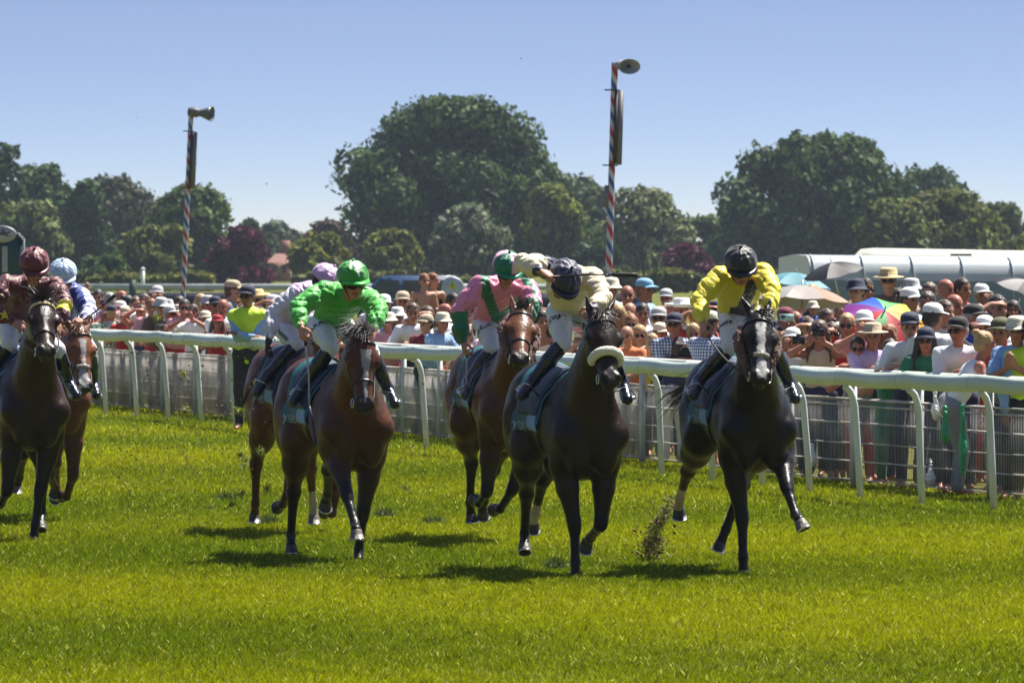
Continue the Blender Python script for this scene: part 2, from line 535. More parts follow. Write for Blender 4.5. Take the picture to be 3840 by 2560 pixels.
    for key in ('fR', 'fL', 'hR', 'hL'):
        L = cfg[key]; s = -1 if key[1] == 'R' else 1; fore = key[0] == 'f'
        if fore:
            el = L.get('el', (.42, s * .165, .83)); el = np.array([el[0], s * abs(el[1]), el[2] + dz])
            k = loc(bone(wld(el), *L['k'], .45)) if len(L['k']) == 2 else loc(bone(wld(el), L['k'][0], L['k'][1], .45, L['k'][2]))
            ft = loc(bone(wld(k), L['f'][0], L['f'][1], .29, L['f'][2]))
            co = loc(bone(wld(ft), L['c'][0], L['c'][1], .11, L['c'][2]))
            to = loc(bone(wld(co), L['t'][0], L['t'][1], .09, L['t'][2]))
            legs += [C((.54, s * .15, 1.06 + dz), el, .115, .088, .08), C(el, el + (k - el) * .38, .098, .084, .05), C(el + (k - el) * .38, k, .083, .046, .03),
                     C(k - unit(k - el) * .03, k + unit(ft - k) * .035, .054, .048, .02), C(k, ft, .041, .033, .02),
                     C(ft - unit(ft - k) * .01, ft, .036, .038, .02), C(ft, co, .033, .040, .015), C(co, co + (to - co) * .15, .042, .044, .01)]
        else:
            st = L.get('st', (-.46, s * .19, .93)); st = np.array([st[0], s * abs(st[1]), st[2] + dz])
            k = loc(bone(wld(st), L['k'][0], L['k'][1], .46, L['k'][2]))
            ft = loc(bone(wld(k), L['f'][0], L['f'][1], .37, L['f'][2]))
            co = loc(bone(wld(ft), L['c'][0], L['c'][1], .11, L['c'][2]))
            to = loc(bone(wld(co), L['t'][0], L['t'][1], .09, L['t'][2]))
            mid = st + (k - st) * .45
            legs += [C((-.66, s * .14, 1.15 + dz), st, .17, .12, .09), C((-.85, s * .12, 1.05 + dz), mid, .12, .078, .10), C(st, mid, .115, .085, .09), C(mid, k, .086, .048, .07),
                     C(k + np.array([-.045, 0, .04]), k, .028, .048, .04), C(k, k + (ft - k) * .3, .049, .038, .04), C(k, ft, .040, .033, .02),
                     C(ft - unit(ft - k) * .01, ft, .036, .038, .02), C(ft, co, .033, .040, .015), C(co, co + (to - co) * .15, .042, .044, .01)]
        BW[key] = (k, ft, co, to)
        fw = unit(np.cross(to - co, np.cross([1, 0, .0], to - co) if abs(unit(to - co)[0]) < .95 else [0, 1, 0]) * -1)
        if fw[0] < 0 and abs(unit(to - co)[0]) < .95: fw = -fw
        if abs(unit(to - co)[0]) >= .7: fw = unit(np.array([0, 0, -1.0 if (to - co)[0] < 0 else 1.0]))
        feet.append((co, to, fw, key))
    prims = T + nk + hd + legs
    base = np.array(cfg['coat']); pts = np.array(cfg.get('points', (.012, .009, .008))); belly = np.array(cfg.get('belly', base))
    def cols(V):
        c = np.tile(base, (len(V), 1)).astype(float)
        # coat blends into the belly colour towards the underside
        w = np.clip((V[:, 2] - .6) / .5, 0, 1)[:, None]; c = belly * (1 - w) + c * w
        for key in BW:
            k, ft, co, to = BW[key]
            s = -1 if key[1] == 'R' else 1
            ab = ft - k; t = ((V - k) @ ab) / (ab @ ab)
            dd = np.linalg.norm(V - (k + np.clip(t, 0, 1)[:, None] * ab), axis=1)
            dd2 = np.linalg.norm(V - ft, axis=1); dd3 = np.linalg.norm(V - co, axis=1)
            m = np.clip(1 - (np.minimum(dd, np.minimum(dd2, dd3 - .02)) - .07) / .06, 0, 1)[:, None]
            c = c * (1 - m) + pts * m
            sock = cfg.get('socks', {}).get(key)
            if sock:
                m = np.clip((t - (1 - sock)) / .05, 0, 1) * (np.minimum(np.minimum(dd, dd2), dd3) < .09)
                c = c * (1 - m[:, None]) + np.array([.34, .31, .27]) * m[:, None]
        q = ((V - pl) @ ax.T) / [hs, ls, hs]
        on = (q[:, 0] > .02) & (q[:, 0] < .62) & (q[:, 2] > -.2) & (np.abs(q[:, 1]) < .14)
        if cfg.get('facec'):
            fm = (np.clip((.16 - np.linalg.norm((q - [.25, 0, -.03]) / [2.2, 1, .9], axis=1)) / .06, 0, 1))[:, None]; c = c * (1 - fm) + np.array(cfg['facec']) * fm
        mz = np.clip((q[:, 0] - .44) / .06, 0, 1) * on
        c = c * (1 - mz[:, None] * .9) + np.array([.022, .018, .017]) * mz[:, None] * .9
        for (u0, u1, v0, w0, w1) in cfg.get('blaze', []):
            u = np.clip((q[:, 0] - u0) / (u1 - u0), 0, 1)
            wd = w0 + (w1 - w0) * u + .003 * np.sin(q[:, 0] * 60)
            m = on & (q[:, 0] > u0) & (q[:, 0] < u1) & (np.abs(q[:, 1] - v0) < wd) & (q[:, 2] > -.07)
            c[m] = (.36, .35, .34)
        for s in (-1, 1):
            dd = np.linalg.norm((q - [.57, s * .045, -.03]) / [1, .8, 1], axis=1); c[dd < .026] = (.004, .003, .003)
        return c
    def mus(P):
        return .0025 * np.clip((P[:, 2] - 1.0) * 5, 0, 1) * np.sin(P[:, 0] * 23 + 3 * np.sin(P[:, 2] * 11)) * np.sin(P[:, 1] * 19 + P[:, 2] * 17)
    me = sdf_mesh('body', prims, cfg.get('h', .0125), cols, mus)
    add('body', me, M_COAT, root)
    for co, to, fw, key in feet:
        make_hoof(co, to, fw, key in cfg.get('palehoof', ()), root)
    # eyes
    for s in (-1, 1):
        mb = MB(); mb.lathe([(.0001, -.02), (.012, -.017), (.019, -.008), (.021, 0), (.019, .008), (.012, .017), (.0001, .02)], 12, H(.185, s * .107, -.045)); mb.build('eye', M_EYE, root)
    g = np.random.default_rng(cfg['seed'])
    # forelock and mane
    n = cfg.get('fn', 70); rt = [H(g.uniform(-.03, .03), g.uniform(-.035, .035), -.02 + g.uniform(-.02, .01)) for _ in range(n)]
    fl = cfg.get('forelock', (.5, 0, .7)); dr = [fl[0] * f + (fl[1] + g.normal(0, .35)) * lat + fl[2] * nn for _ in range(n)]
    hair_strands('forelock', rt, dr, cfg.get('flen', .13), .0055, cfg.get('hair', M_HAIR), root, cfg.get('fdroop', .9), cfg['seed'], .2)
    rt = []; dr = []
    w0 = np.array([.34, 0, 1.56 + dz]); p1 = H(-.02, 0, -.06)
    for i in range(170):
        u = g.uniform(0, 1); q = w0 + (p1 - w0) * u; side = g.choice((-1, 1)) if not cfg.get('mside') else cfg['mside']
        rt.append(q + np.array([0, side * .015, -.02])); dr.append([-.6, side * .3, .08])
    hair_strands('mane', rt, dr, .13, .006, cfg.get('hair', M_HAIR), root, 1.3, cfg['seed'] + 1, .3)
    # tail
    tb = np.array([-.98, 0, 1.40 + dz]); td = np.array(cfg.get('tail', (-.80, 0, -.25))); rt = [tb + g.normal(0, .012, 3) for _ in range(120)]
    hair_strands('tail', rt, [td] * 120, cfg.get('tlen', .62), .006, cfg.get('hair', M_HAIR), root, .9, cfg['seed'] + 2, .12, 8)
    # bridle
    def ring(u, v0, th0, th1, tilt=0, w=.018, name='noseband', m=M_LEATHER, off=.004, n=26, tube=0, R=.26):
        th = np.radians(np.linspace(th0, th1, n)); cen = np.array([H(u, 0, v0)] * n)
        d = np.array([np.sin(t) * lat + np.cos(t) * nn + tilt * np.cos(t) * f for t in th]); d /= np.linalg.norm(d, axis=1)[:, None]
        rr = outer_hit(hd, cen, d, R) + off; P = cen + d * rr[:, None]
        P[1:-1] = (P[:-2] + P[1:-1] * 2 + P[2:]) / 4
        if tube:
            mb = MB(); jj = tube * (1 + g.uniform(-.06, .06, n)); jj[0] *= .6; jj[-1] *= .6; mb.tube(P, jj, 10); return mb.build(name, m, root), P
        return strap(P, w, .004, name, m, root, nrm=d), P
    _, bb = ring(.075, -.08, -100, 100, 0, .026 if cfg.get('goldband') else .018, 'browband', M_GOLD if cfg.get('goldband') else M_LEATHER)
    _, nb = ring(.36, -.09, -150, 150, -.1, .022, 'noseband')
    for i, s in ((0, -1), (-1, 1)):
        ths = np.linspace(0, 1, 14); cen = np.array([H(.04 + .46 * t, 0, -.10) for t in ths]); d = np.array([s * lat * 1.0 + nn * .05] * 14); d /= np.linalg.norm(d[0])
        rr = outer_hit(hd, cen, d, .26) + .004
        P = cen + d * rr[:, None]; strap(P, .016, .004, 'cheek_strap', M_LEATHER, root, nrm=d)
        bit = P[-1]
        mb = MB(); tt = np.linspace(0, 2 * np.pi, 17); mb.tube([bit + s * lat * .012 + .036 * (np.cos(t) * f + np.sin(t) * nn) for t in tt], .0045, 6, False); mb.build('bit_ring', M_STEEL, root)
        cfg.setdefault('_bits', {})[s] = wld(bit + s * lat * .012)
    if cfg.get('fleece') == 'white': ring(.34, -.10, -105, 105, -.05, name='sheepskin_noseband', m=M_FLEECE, off=.020, n=30, tube=.036)
    if cfg.get('fleece') == 'small': ring(.37, -.10, -34, 34, 0, name='sheepskin_noseband', m=M_GREYFLEECE, off=.004, n=12, tube=.020)
    if cfg.get('cheeks'):
        for s in (-1, 1):
            mb = MB(); ths = np.linspace(0, 1, 22); cen = np.array([H(.06 + .38 * t, 0, -.10 - .06 * t) for t in ths]); d = np.array([s * lat] * 22)
            rr = outer_hit(hd, cen, d, .26) + .026; P = cen + d * rr[:, None]
            rad = .046 * np.sqrt(np.clip(1 - (2 * ths - 1) ** 4, .15, 1)) * (1 + g.uniform(-.1, .1, 22)); mb.tube(P, rad, 12)
            for _ in range(260):
                i = g.integers(1, 21); dv = unit(g.normal(0, 1, 3)); q = P[i] + dv * rad[i]; rr2 = g.uniform(.006, .011)
                mb.box(q, (rr2 * 1.6,) * 3, Matrix.Rotation(g.uniform(0, 3), 3, Vector(unit(g.normal(0, 1, 3)))))
            mb.build('sheepskin_cheekpiece', M_BROWNFLEECE, root)
    # saddle cloth, saddle, girth draped over the back
    def drape(x0, x1, tm0, tm1, off, name, m, nx=14, nt=40, par=root, thick=.008, cut=None):
        xs = np.linspace(x0, x1, nx); V = []
        for x in xs:
            tmx = tm0 + (tm1 - tm0) * (x - x0) / (x1 - x0); th = np.radians(np.linspace(-tmx, tmx, nt))
            cen = np.tile([x, 0, 1.15 + dz], (nt, 1)); d = np.stack([np.zeros(nt), np.sin(th), np.cos(th)], -1)
            rr = outer_hit(torso, cen, d, .6, 90) + off + .006 * np.sin(th * 9 + x * 20) * (np.abs(th) > .9)
            V.append(cen + d * rr[:, None])
        V = np.array(V); Vi = V - (V - np.array([0, 0, 1.15 + dz]) * [0, 1, 1] - [1, 0, 0] * V) * 0
        inn = V.copy(); cc = inn.copy(); cc[..., 1] = 0; cc[..., 2] = 1.15 + dz; dv = inn - cc; dv /= np.linalg.norm(dv, axis=-1)[..., None]; inn -= dv * thick
        A = V.reshape(-1, 3); B = inn.reshape(-1, 3); Q = []; nA = len(A)
        for i in range(nx - 1):
            for j in range(nt - 1):
                q = [i * nt + j, (i + 1) * nt + j, (i + 1) * nt + j + 1, i * nt + j + 1]; Q.append(q); Q.append([v + nA for v in q[::-1]])
        def edge(a, b): Q.append([a, b, b + nA, a + nA])
        for j in range(nt - 1): edge(j, j + 1); edge((nx - 1) * nt + j + 1, (nx - 1) * nt + j)
        for i in range(nx - 1): edge((i + 1) * nt, i * nt); edge(i * nt + nt - 1, (i + 1) * nt + nt - 1)
        return add(name, mesh_of(name, np.concatenate([A, B]), np.array(Q)), m, par)
    sc = drape(-.50, .20, 104, 92, .016, 'saddle_cloth', cfg.get('cloth', M_TEAL))
    drape(-.12, .15, 99, 104, .024, 'number_cloth', M_PALEBLUE, nx=8)
    drape(-.40, .16, 78, 80, .032, 'saddle', cfg.get('saddle', M_NAVYCL))
    drape(.02, .10, 176, 176, .010, 'girth', M_PALEBLUE if cfg.get('bluegirth') else M_LEATHER, nx=3, nt=70)
    # printed letters on the cloth, both sides
    if cfg.get('text'):
        for s in (-1, 1):
            tm = text_mesh('printed_letters', cfg['text'], .115); co = np.zeros(len(tm.vertices) * 3, np.float32); tm.vertices.foreach_get('co', co); co = co.reshape(-1, 3)
            x = -.30 - s * co[:, 0]
            z = .98 + dz + co[:, 1]
            th = np.full(len(x), s * math.radians(97)) - s * co[:, 1] / .33
            cen = np.stack([x, 0 * x, np.full(len(x), 1.15 + dz)], -1); d = np.stack([0 * x, np.sin(th), np.cos(th)], -1)
            rr = outer_hit(torso, cen, d, .6, 90) + .027
            P = cen + d * rr[:, None]; tm.vertices.foreach_set('co', P.astype(np.float32).ravel()); tm.update()
            add('printed_letters', tm, mat('dull_white_print', (.40, .46, .48), rough=.6), sc)
    cfg['_O'] = O; cfg['_M'] = Mx; cfg['_h'] = h; cfg['_l'] = l; cfg['_root'] = root; cfg['_wld'] = wld; cfg['_loc'] = loc
    return root
M_GOLD = mat('gold_browband', (.55, .42, .18), rough=.4, bump=.4, bscale=90)
# ------------------------------------------------------------------ people
M_SKIN = mat('skin', (1, 1, 1), rough=0.5, spec=0.4, attr=True, var=.08, vscale=14, bump=.05, bscale=90)
def hand_prims(w, d, nrm, thumb, curl=0.5, sc=1.0, spread=.0, k=.006):
    """hand from wrist w pointing along d, nrm = back of the hand, thumb = side of the thumb"""
    d = unit(d); nrm = unit(nrm - d * (nrm @ d)); s = unit(thumb - d * (thumb @ d) - nrm * (thumb @ nrm)); P = []
    kn = w + d * .088 * sc; ax = np.array([d, s, nrm])
    P.append(E((w + kn) / 2, (.052 * sc, .041 * sc, .017 * sc), ax, .014))
    P.append(C(w - d * .03, w + d * .02, .025 * sc, .024 * sc, .02, nrm, .75))
    for i, (o, L) in enumerate(((.029, .078), (.010, .088), (-.010, .082), (-.028, .065))):
        b = kn + s * o * sc * (1 + spread) - d * (.004 if i in (1, 2) else .012); a = curl * (1 + .08 * i); q = b
        for j, fr in enumerate((.45, .30, .25)):
            an = a * (j + .6); v = d * math.cos(an) - nrm * math.sin(an); q2 = q + v * L * fr * sc
            P.append(C(q, q2, (.0100 - .0008 * j) * sc, (.0094 - .0008 * j) * sc, k)); q = q2
    tb = w + d * .022 * sc + s * .030 * sc; t1 = tb + (d * .55 + s * .75 - nrm * .25) * .040 * sc; v = unit(d * (.9) + s * .15 - nrm * .45 * (1 + curl)); t2 = t1 + v * .034 * sc; t3 = t2 + unit(v - s * .5 * curl) * .026 * sc
    P += [C(tb, t1, .016 * sc, .012 * sc, .012), C(t1, t2, .0115 * sc, .011 * sc, k), C(t2, t3, .0105 * sc, .009 * sc, k)]
    return P

def head_prims(c, ax, sc=1.0):
    f, l, u = ax; H = lambda x, y, z: c + (x * f + y * l + z * u) * sc; P = []
    def e(p, r, k=.012, sub=False): P.append(E(H(*p), np.array(r) * sc, ax, k * sc, sub))
    e((-.008, 0, .030), (.098, .076, .092), .02); e((.024, 0, -.040), (.068, .057, .078), .03)
    e((.052, 0, -.094), (.028, .030, .022), .02); e((.072, 0, .024), (.020, .046, .012), .015)
    for s in (-1, 1):
        e((.086, s * .030, .002), (.018, .017, .011), .01, True)
        e((.060, s * .040, -.030), (.022, .020, .020), .02)
        e((-.004, s * .077, -.008), (.017, .010, .030), .006)
    P.append(C(H(.084, 0, .006), H(.112, 0, -.026), .009 * sc, .014 * sc, .012))
    e((.096, .011, -.032), (.011, .009, .008), .006); e((.096, -.011, -.032), (.011, .009, .008), .006)
    e((.086, 0, -.062), (.010, .024, .0055), .004); e((.084, 0, -.074), (.010, .021, .0065), .004)
    return P, H

def face_cols(c, ax, skin, sc=1.0, beard=None, lips=(.32, .08, .07)):
    skin = np.array(skin, float)
    def fn(V):
        q = ((V - c) @ ax.T) / sc; o = np.tile(skin, (len(V), 1)); near = np.abs(q).max(1) < .14
        m = near & (np.abs(q[:, 2] + .068) < .013) & (np.abs(q[:, 1]) < .026) & (q[:, 0] > .07); o[m] = lips
        for s in (-1, 1):
            m = near & (q[:, 0] > .055) & (np.abs(q[:, 2] - .024) < .007) & (np.abs(q[:, 1] - s * .032) < .020); o[m] = skin * .25
            m = near & (q[:, 0] > .05) & (np.abs(q[:, 2] - .002) < .0075) & (np.abs(q[:, 1] - s * .031) < .015); o[m] = (.05, .04, .035)
            m = near & (q[:, 0] > .03) & (np.abs(q[:, 2] + .035) < .02) & (np.abs(q[:, 1] - s * .04) < .02); o[m] = skin * [1.04, .93, .91]
        if beard is not None:
            m = near & (q[:, 2] < -.045) & (q[:, 0] > -.02) & ~((np.abs(q[:, 2] + .068) < .012) & (np.abs(q[:, 1]) < .024)); o[m] = beard
        return o
    return fn

def visor_band(H, R, a0, a1, z0, z1, rx, ry, thick=.012, cx=0.0, n=18, bulge=.006):
    mb = MB(); a = np.radians(np.linspace(a0, a1, n)); V = []; 
    for k, (z, o) in enumerate(((z0, 0), (z0, thick), ((z0 + z1) / 2, thick + bulge), (z1, thick), (z1, 0))):
        for t in a: V.append(H(cx + (rx + o) * math.cos(t), (ry + o) * math.sin(t), z))
    Q = []
    for i in range(5):
        for j in range(n - 1):
            i2 = (i + 1) % 5; Q.append([i * n + j, i * n + j + 1, i2 * n + j + 1, i2 * n + j])
    Q.append([0, n, 2 * n, 3 * n]); 
    mb.put(V, Q); return mb

def folds(amp, fr, seed):
    g = np.random.default_rng(seed); ks = g.normal(0, 1, (4, 3)); ks = ks / np.linalg.norm(ks, axis=1)[:, None] * fr * np.array([1, 1.6, .7, 2.3])[:, None]; ph = g.uniform(0, 6, 4)
    def fn(P):
        w = np.sin(P @ (ks[2]) + ph[2]) * 2.2
        a = (1 - np.abs(np.sin(P @ ks[0] + w + ph[0]))) ** 2 * 2 - .6; b = (1 - np.abs(np.sin(P @ ks[1] + w * .8 + ph[1]))) ** 2 * 2 - .6; c = np.sin(P @ ks[2] * .5 + ph[3])
        return amp * (.75 * a + .55 * b + .3 * c)
    return fn

def silk(name, rough=.46):
    return mat(name, (1, 1, 1), rough=rough, spec=.5, attr=True, var=.05, vscale=10, sheen=.2, bump=.85, bscale=9, wave='silk', coat=.0)

def jockey(cfg, hz):
    h, l, O = hz['_h'], hz['_l'], hz['_O']; up = np.array([0, 0, 1.0])
    def J(p):
        r = ray(p[0], p[1]); t = (p[2] + (O - CAMP) @ h) / (r @ h); return CAMP + r * t
    base = J((cfg['pel'][0], cfg['pel'][1], cfg['pel'][2]))
    root = empty('person', tuple(base - [0, 0, 0])); rl = np.array(root.location)
    tag(root, cfg['label'], 'jockey', 'jockeys riding in the race')
    pel = base - rl; neck = J(cfg['neck']) - rl; hc = J(cfg['hc']) - rl
    B = lambda A, q, L: bone(A + rl, q[0], q[1], L, q[2]) - rl
    yaw = math.radians(cfg.get('yaw', 0)); p = math.radians(cfg.get('pitch', 25)); ro = math.radians(cfg.get('roll', 0))
    fw = h * math.cos(yaw) + l * math.sin(yaw); fwd = fw * math.cos(p) - up * math.sin(p); u0 = up * math.cos(p) + fw * math.sin(p); lf = np.cross(u0, fwd)
    u1 = u0 * math.cos(ro) + lf * math.sin(ro); ax = frame(fwd, u1)
    spine = unit(neck - pel); side = l; front = unit(np.cross(side, spine)); 
    if front @ up > 0: front = -front
    chest = pel + (neck - pel) * .68 - front * .02
    body = [C(pel, chest, .098, .118, .05, front, .72), C(neck + front * .01 - spine * .03, hc - ax[2] * .07, .052, .050, .03)]
    hp, H = head_prims(hc, ax, 1.06); body += hp
    jac = [C(pel + spine * .03, chest, .150, .172, .06, front, .70), C(chest, neck - spine * .05, .15, .09, .06, front, .75)]
    br = [E(pel, (.13, .155, .12), np.array([h, l, up]), .05)]
    gl = []; boots = []; info = {}
    for key, s in (('R', -1), ('L', 1)):
        sh = J(cfg['sh' + key]) - rl; el = B(sh, cfg['el' + key], .285); wr = B(el, cfg['wr' + key], .25)
        hd = cfg.get('hd' + key); hdir = unit(wr - el) if hd is None else unit(B(wr, hd, .1) - wr)
        body += [C(chest + spine * .08, sh, .07, .055, .05), C(sh, el, .046, .038), C(el, wr, .040, .026)]
        nr = unit(up * .6 + l * s * .6 - h * .2) if hdir[2] < .3 else unit(h * -1 + up * .2)
        th = cfg.get('th' + key); th = -l * s if th is None else np.array(th)
        hnds = hand_prims(wr + hdir * .02, hdir, nr, th, cfg.get('curl', 1.05))
        if cfg.get('gloves'): gl += [C(wr - unit(wr - el) * .03, wr + hdir * .03, .030, .030, .02)] + hand_prims(wr + hdir * .02, hdir, nr, th, cfg.get('curl', 1.05), 1.12, 0, .01)
        body += hnds
        jac += [C(chest + spine * .10, sh, .105, .075, .06), C(sh, sh + (el - sh) * .5, .074, .078, .04), C(sh + (el - sh) * .5, el, .078, .062, .04), C(el, el + (wr - el) * .55, .063, .062, .03), C(el + (wr - el) * .55, wr - unit(wr - el) * .01, .060, .036, .03)]
        hip = J(cfg['hip' + key]) - rl; kn = B(hip, cfg['kn' + key], .40); an = B(kn, cfg['an' + key], .36); to = B(an, cfg['to' + key], .19)
        body += [C(pel, hip, .10, .085, .04), C(hip, kn, .078, .052), C(kn, an, .052, .034), C(an, to, .035, .03)]
        m = kn + (an - kn) * .30
        br += [C(hip, hip + (kn - hip) * .5, .100, .088, .04), C(hip + (kn - hip) * .5, kn, .088, .066, .03), C(kn, m, .066, .056, .02)]
        m2 = kn + (an - kn) * .12; fo = unit(to - an); sole = unit(np.cross(np.cross(fo, an - kn), fo)) * -1
        if sole @ (kn - an) > 0: sole = -sole
        boots.append([C(m2, m2 + (an - m2) * .4, .064, .060, .02), C(m2 + (an - m2) * .4, an, .060, .042, .02), C(an, an + sole * .035, .042, .036, .02), C(an + sole * .025 - fo * .02, an + fo * .08 + sole * .03, .036, .036, .02), C(an + fo * .06 + sole * .028, to + sole * .02, .037, .030, .02, sole, .8), C(an, to + fo * .012, .046, .040, .02)])
        info[key] = dict(sh=sh, el=el, wr=wr, kn=kn, an=an, to=to, hip=hip, hdir=hdir, sole=sole, fo=fo, palm=wr + hdir * .075 - nr * .028, s=s)
    skin = cfg.get('skin', (.42, .20, .13))
    add('body', sdf_mesh('body', body, .0085, face_cols(hc, ax, skin, 1.06)), M_SKIN, root)
    T = dict(pel=pel, neck=neck, chest=chest, spine=spine, side=side, front=front, hc=hc, **info)
    jacc = cfg['jac']
    fl = folds(.0095, 30, cfg['seed'])
    add('racing_silks', sdf_mesh('racing_silks', jac, .0105, lambda V: jacc(V, T), fl), silk('racing_silk'), root)
    add('breeches', sdf_mesh('breeches', br, .0105, lambda V: np.tile([.66, .68, .72], (len(V), 1)), folds(.003, 26, 3)), silk('breeches_cloth', .55), root)
    for b, key in zip(boots, 'RL'):
        o = add('boot', sdf_mesh('boot', b, .0095, lambda V: np.tile([.006, .009, .018], (len(V), 1)), folds(.002, 60, 5)), mat('boot_leather', (1, 1, 1), rough=.22, attr=True, bump=.2, bscale=30, coat=.3), root)
        i = info[key]; sd = unit(np.cross(i['fo'], i['sole']))
        # stirrup iron and leather belong to the saddle, so they hang on the horse
        ctr = i['an'] + i['fo'] * .10 + i['sole'] * .075; mb = MB()
        pts = [ctr + sd * .055 * math.cos(t) * (1 if math.sin(t) > -.2 else 1) - i['sole'] * .12 * max(0, math.sin(t)) for t in np.linspace(-.3, math.pi + .3, 16)]
        mb.tube([hz['_loc'](q + rl) for q in pts], .0055, 6); mb.box(hz['_loc'](ctr + rl), (.05, .115, .012), hz['_M'] @ np.array([i['fo'], sd, i['sole']]).T)
        st = mb.build('stirrup', M_STEEL, hz['_root']); 
        tp = ctr - i['sole'] * .12 + rl; ts = hz['_wld']((.06, i['s'] * .25, 1.30)); mb = MB(); mb.tube([hz['_loc'](q) for q in (tp, (tp + ts) / 2, ts)], .007, 5); mb.build('stirrup_leather', M_LEATHER, hz['_root'])
    if gl: add('glove', sdf_mesh('glove', gl, .009, lambda V: np.tile([.008, .01, .016], (len(V), 1))), mat('glove_cloth', (1, 1, 1), rough=.6, attr=True, bump=.3, bscale=80), root)
    # helmet with silk cover, peak and goggles
    hp = [E(H(-.006, 0, .048), (.145, .128, .122), ax, .01)]
    hm = add('helmet', sdf_mesh('helmet', hp, .008, lambda V: cfg['cap']((V - hc) @ ax.T), lambda P: folds(.003, 45, cfg['seed'] + 9)(P) * np.clip(((P - hc) @ ax[2] - .06) / .08, 0, 1) + cap_puckers((P - hc) @ ax.T), [(H(0, 0, .024), -ax[2])]), silk('cap_silk'), root)
    mb = MB(); n = 19; V = []; a = np.linspace(-1.15, 1.15, n)
    for rr, zz in ((.118, .046), (.160, .026), (.160, .021), (.116, .036)):
        for t in a: V.append(H(-.006 + (rr if rr > .12 else rr) * math.cos(t) * (1.13 if rr > .12 else 1.12), rr * math.sin(t) * (.78 if rr > .12 else 1.0), zz - .010 * (abs(t) / 1.15) ** 2 * (1 if rr > .12 else 0)))
    Q = [[i * n + j, i * n + j + 1, ((i + 1) % 4) * n + j + 1, ((i + 1) % 4) * n + j] for i in range(4) for j in range(n - 1)]
    mb.put(V, Q); mb.build('peak', mat('peak_' + cfg['key'], cfg['peak'], rough=.3), hm)
    mb = MB(); mb.lathe([(.0001, .012), (.008, .010), (.012, .004), (.013, -.004)], 12, H(-.006, 0, .170), np.array(ax).T); mb.build('cap_button', mat('peak_' + cfg['key'], cfg['peak'], rough=.3), hm)
    if cfg.get('goggles', True):
        g = visor_band(H, .1, -64, 64, -.028, .034, .092, .080, .016).build('goggles', M_BLACK, root)
        visor_band(H, .1, 62, 298, -.002, .018, .108, .096, .003, n=24, bulge=0, cx=-.006).build('goggle_strap', mat('goggle_strap', (.02, .02, .022), rough=.7), g)
    mb = MB(); mb.tube([H(.02, .080, .02), H(.035, .070, -.05), H(.040, .03, -.11), H(.040, -.03, -.11), H(.035, -.070, -.05), H(.02, -.080, .02)], .006, 5); mb.build('chin_strap', M_BLACK, hm)
    add('hair', sdf_mesh('hair', [E(H(-.03, 0, -.02), (.078, .080, .060), ax, .01)], .010, None, None, [(H(.03, 0, 0), ax[0])]), mat('dark_hair', (.03, .018, .012), rough=.5, bump=.6, bscale=90), root)
    # name on the thigh, emblem on the chest: printed patches that follow the cloth
    for (word, bonekey, size, t0, rot, sh) in cfg.get('words', []):
        i = info[bonekey]; A = i['hip']; Bv = i['kn']; d = unit(Bv - A)
        outv = unit(h * .55 + l * i['s'] * .5 * cfg.get('wside', 1)); outv = unit(outv - d * (outv @ d)); w = np.cross(outv, d)
        put_text(word, size, A + (Bv - A) * t0, d if not rot else w, (w if not rot else -d), outv, br, root, sh)
    for (shape, colr, cen3, size) in cfg.get('patches', []):
        c0 = cen3(T); put_shape(shape, size, c0[0], c0[1], c0[2], jac, root, colr)
    # reins from both hands to the bit
    for key in cfg.get('rein', 'RL'):
        i = info[key]; s = i['s']; P0 = i['palm'] + rl; P1 = hz['_bits'][s]; mid = (P0 + P1) / 2 + np.array([0, 0, -.05]) + l * s * .05
        mb = MB(); ts = np.linspace(0, 1, 9); mb.tube([hz['_loc']((1 - t) ** 2 * P0 + 2 * t * (1 - t) * mid + t * t * P1) for t in ts], .0075, 6)
        mb.build('rein', M_REIN, hz['_root'])
    cfg['_T'] = T; cfg['_rl'] = rl
    return root

def cap_puckers(q):
    """gathered folds that run out from the button of a silk cap"""
    a = np.arctan2(q[:, 1], q[:, 0]); r = np.hypot(q[:, 0], q[:, 1]); top = np.clip((q[:, 2] - .05) / .06, 0, 1)
    return .0035 * np.cos(a * 9 + 1.5 * np.sin(a * 2)) * top * np.clip(r / .04, 0, 1)

def place_on(prims, P, dirn, off):
    cen = P - dirn * .16; D = np.tile(dirn, (len(P), 1)); rr = outer_hit(prims, cen, D, .34, 90)
    return cen + D * (rr + off)[:, None]

def put_text(word, size, cen, xd, yd, outv, prims, root, shear=0.0):
    me = text_mesh('printed_name', word, size, shear, True); n = len(me.vertices); co = np.zeros(n * 3, np.float32); me.vertices.foreach_get('co', co); co = co.reshape(-1, 3)
    P = cen + co[:, :1] * unit(xd) + co[:, 1:2] * unit(yd)
    P = place_on(prims, P, outv, .007); P = np.where(np.linalg.norm(P - cen, axis=1)[:, None] > .3, cen, P); me.vertices.foreach_set('co', P.astype(np.float32).ravel()); me.update()
    return add('printed_name', me, mat('black_print', (.01, .01, .015), rough=.6), root)

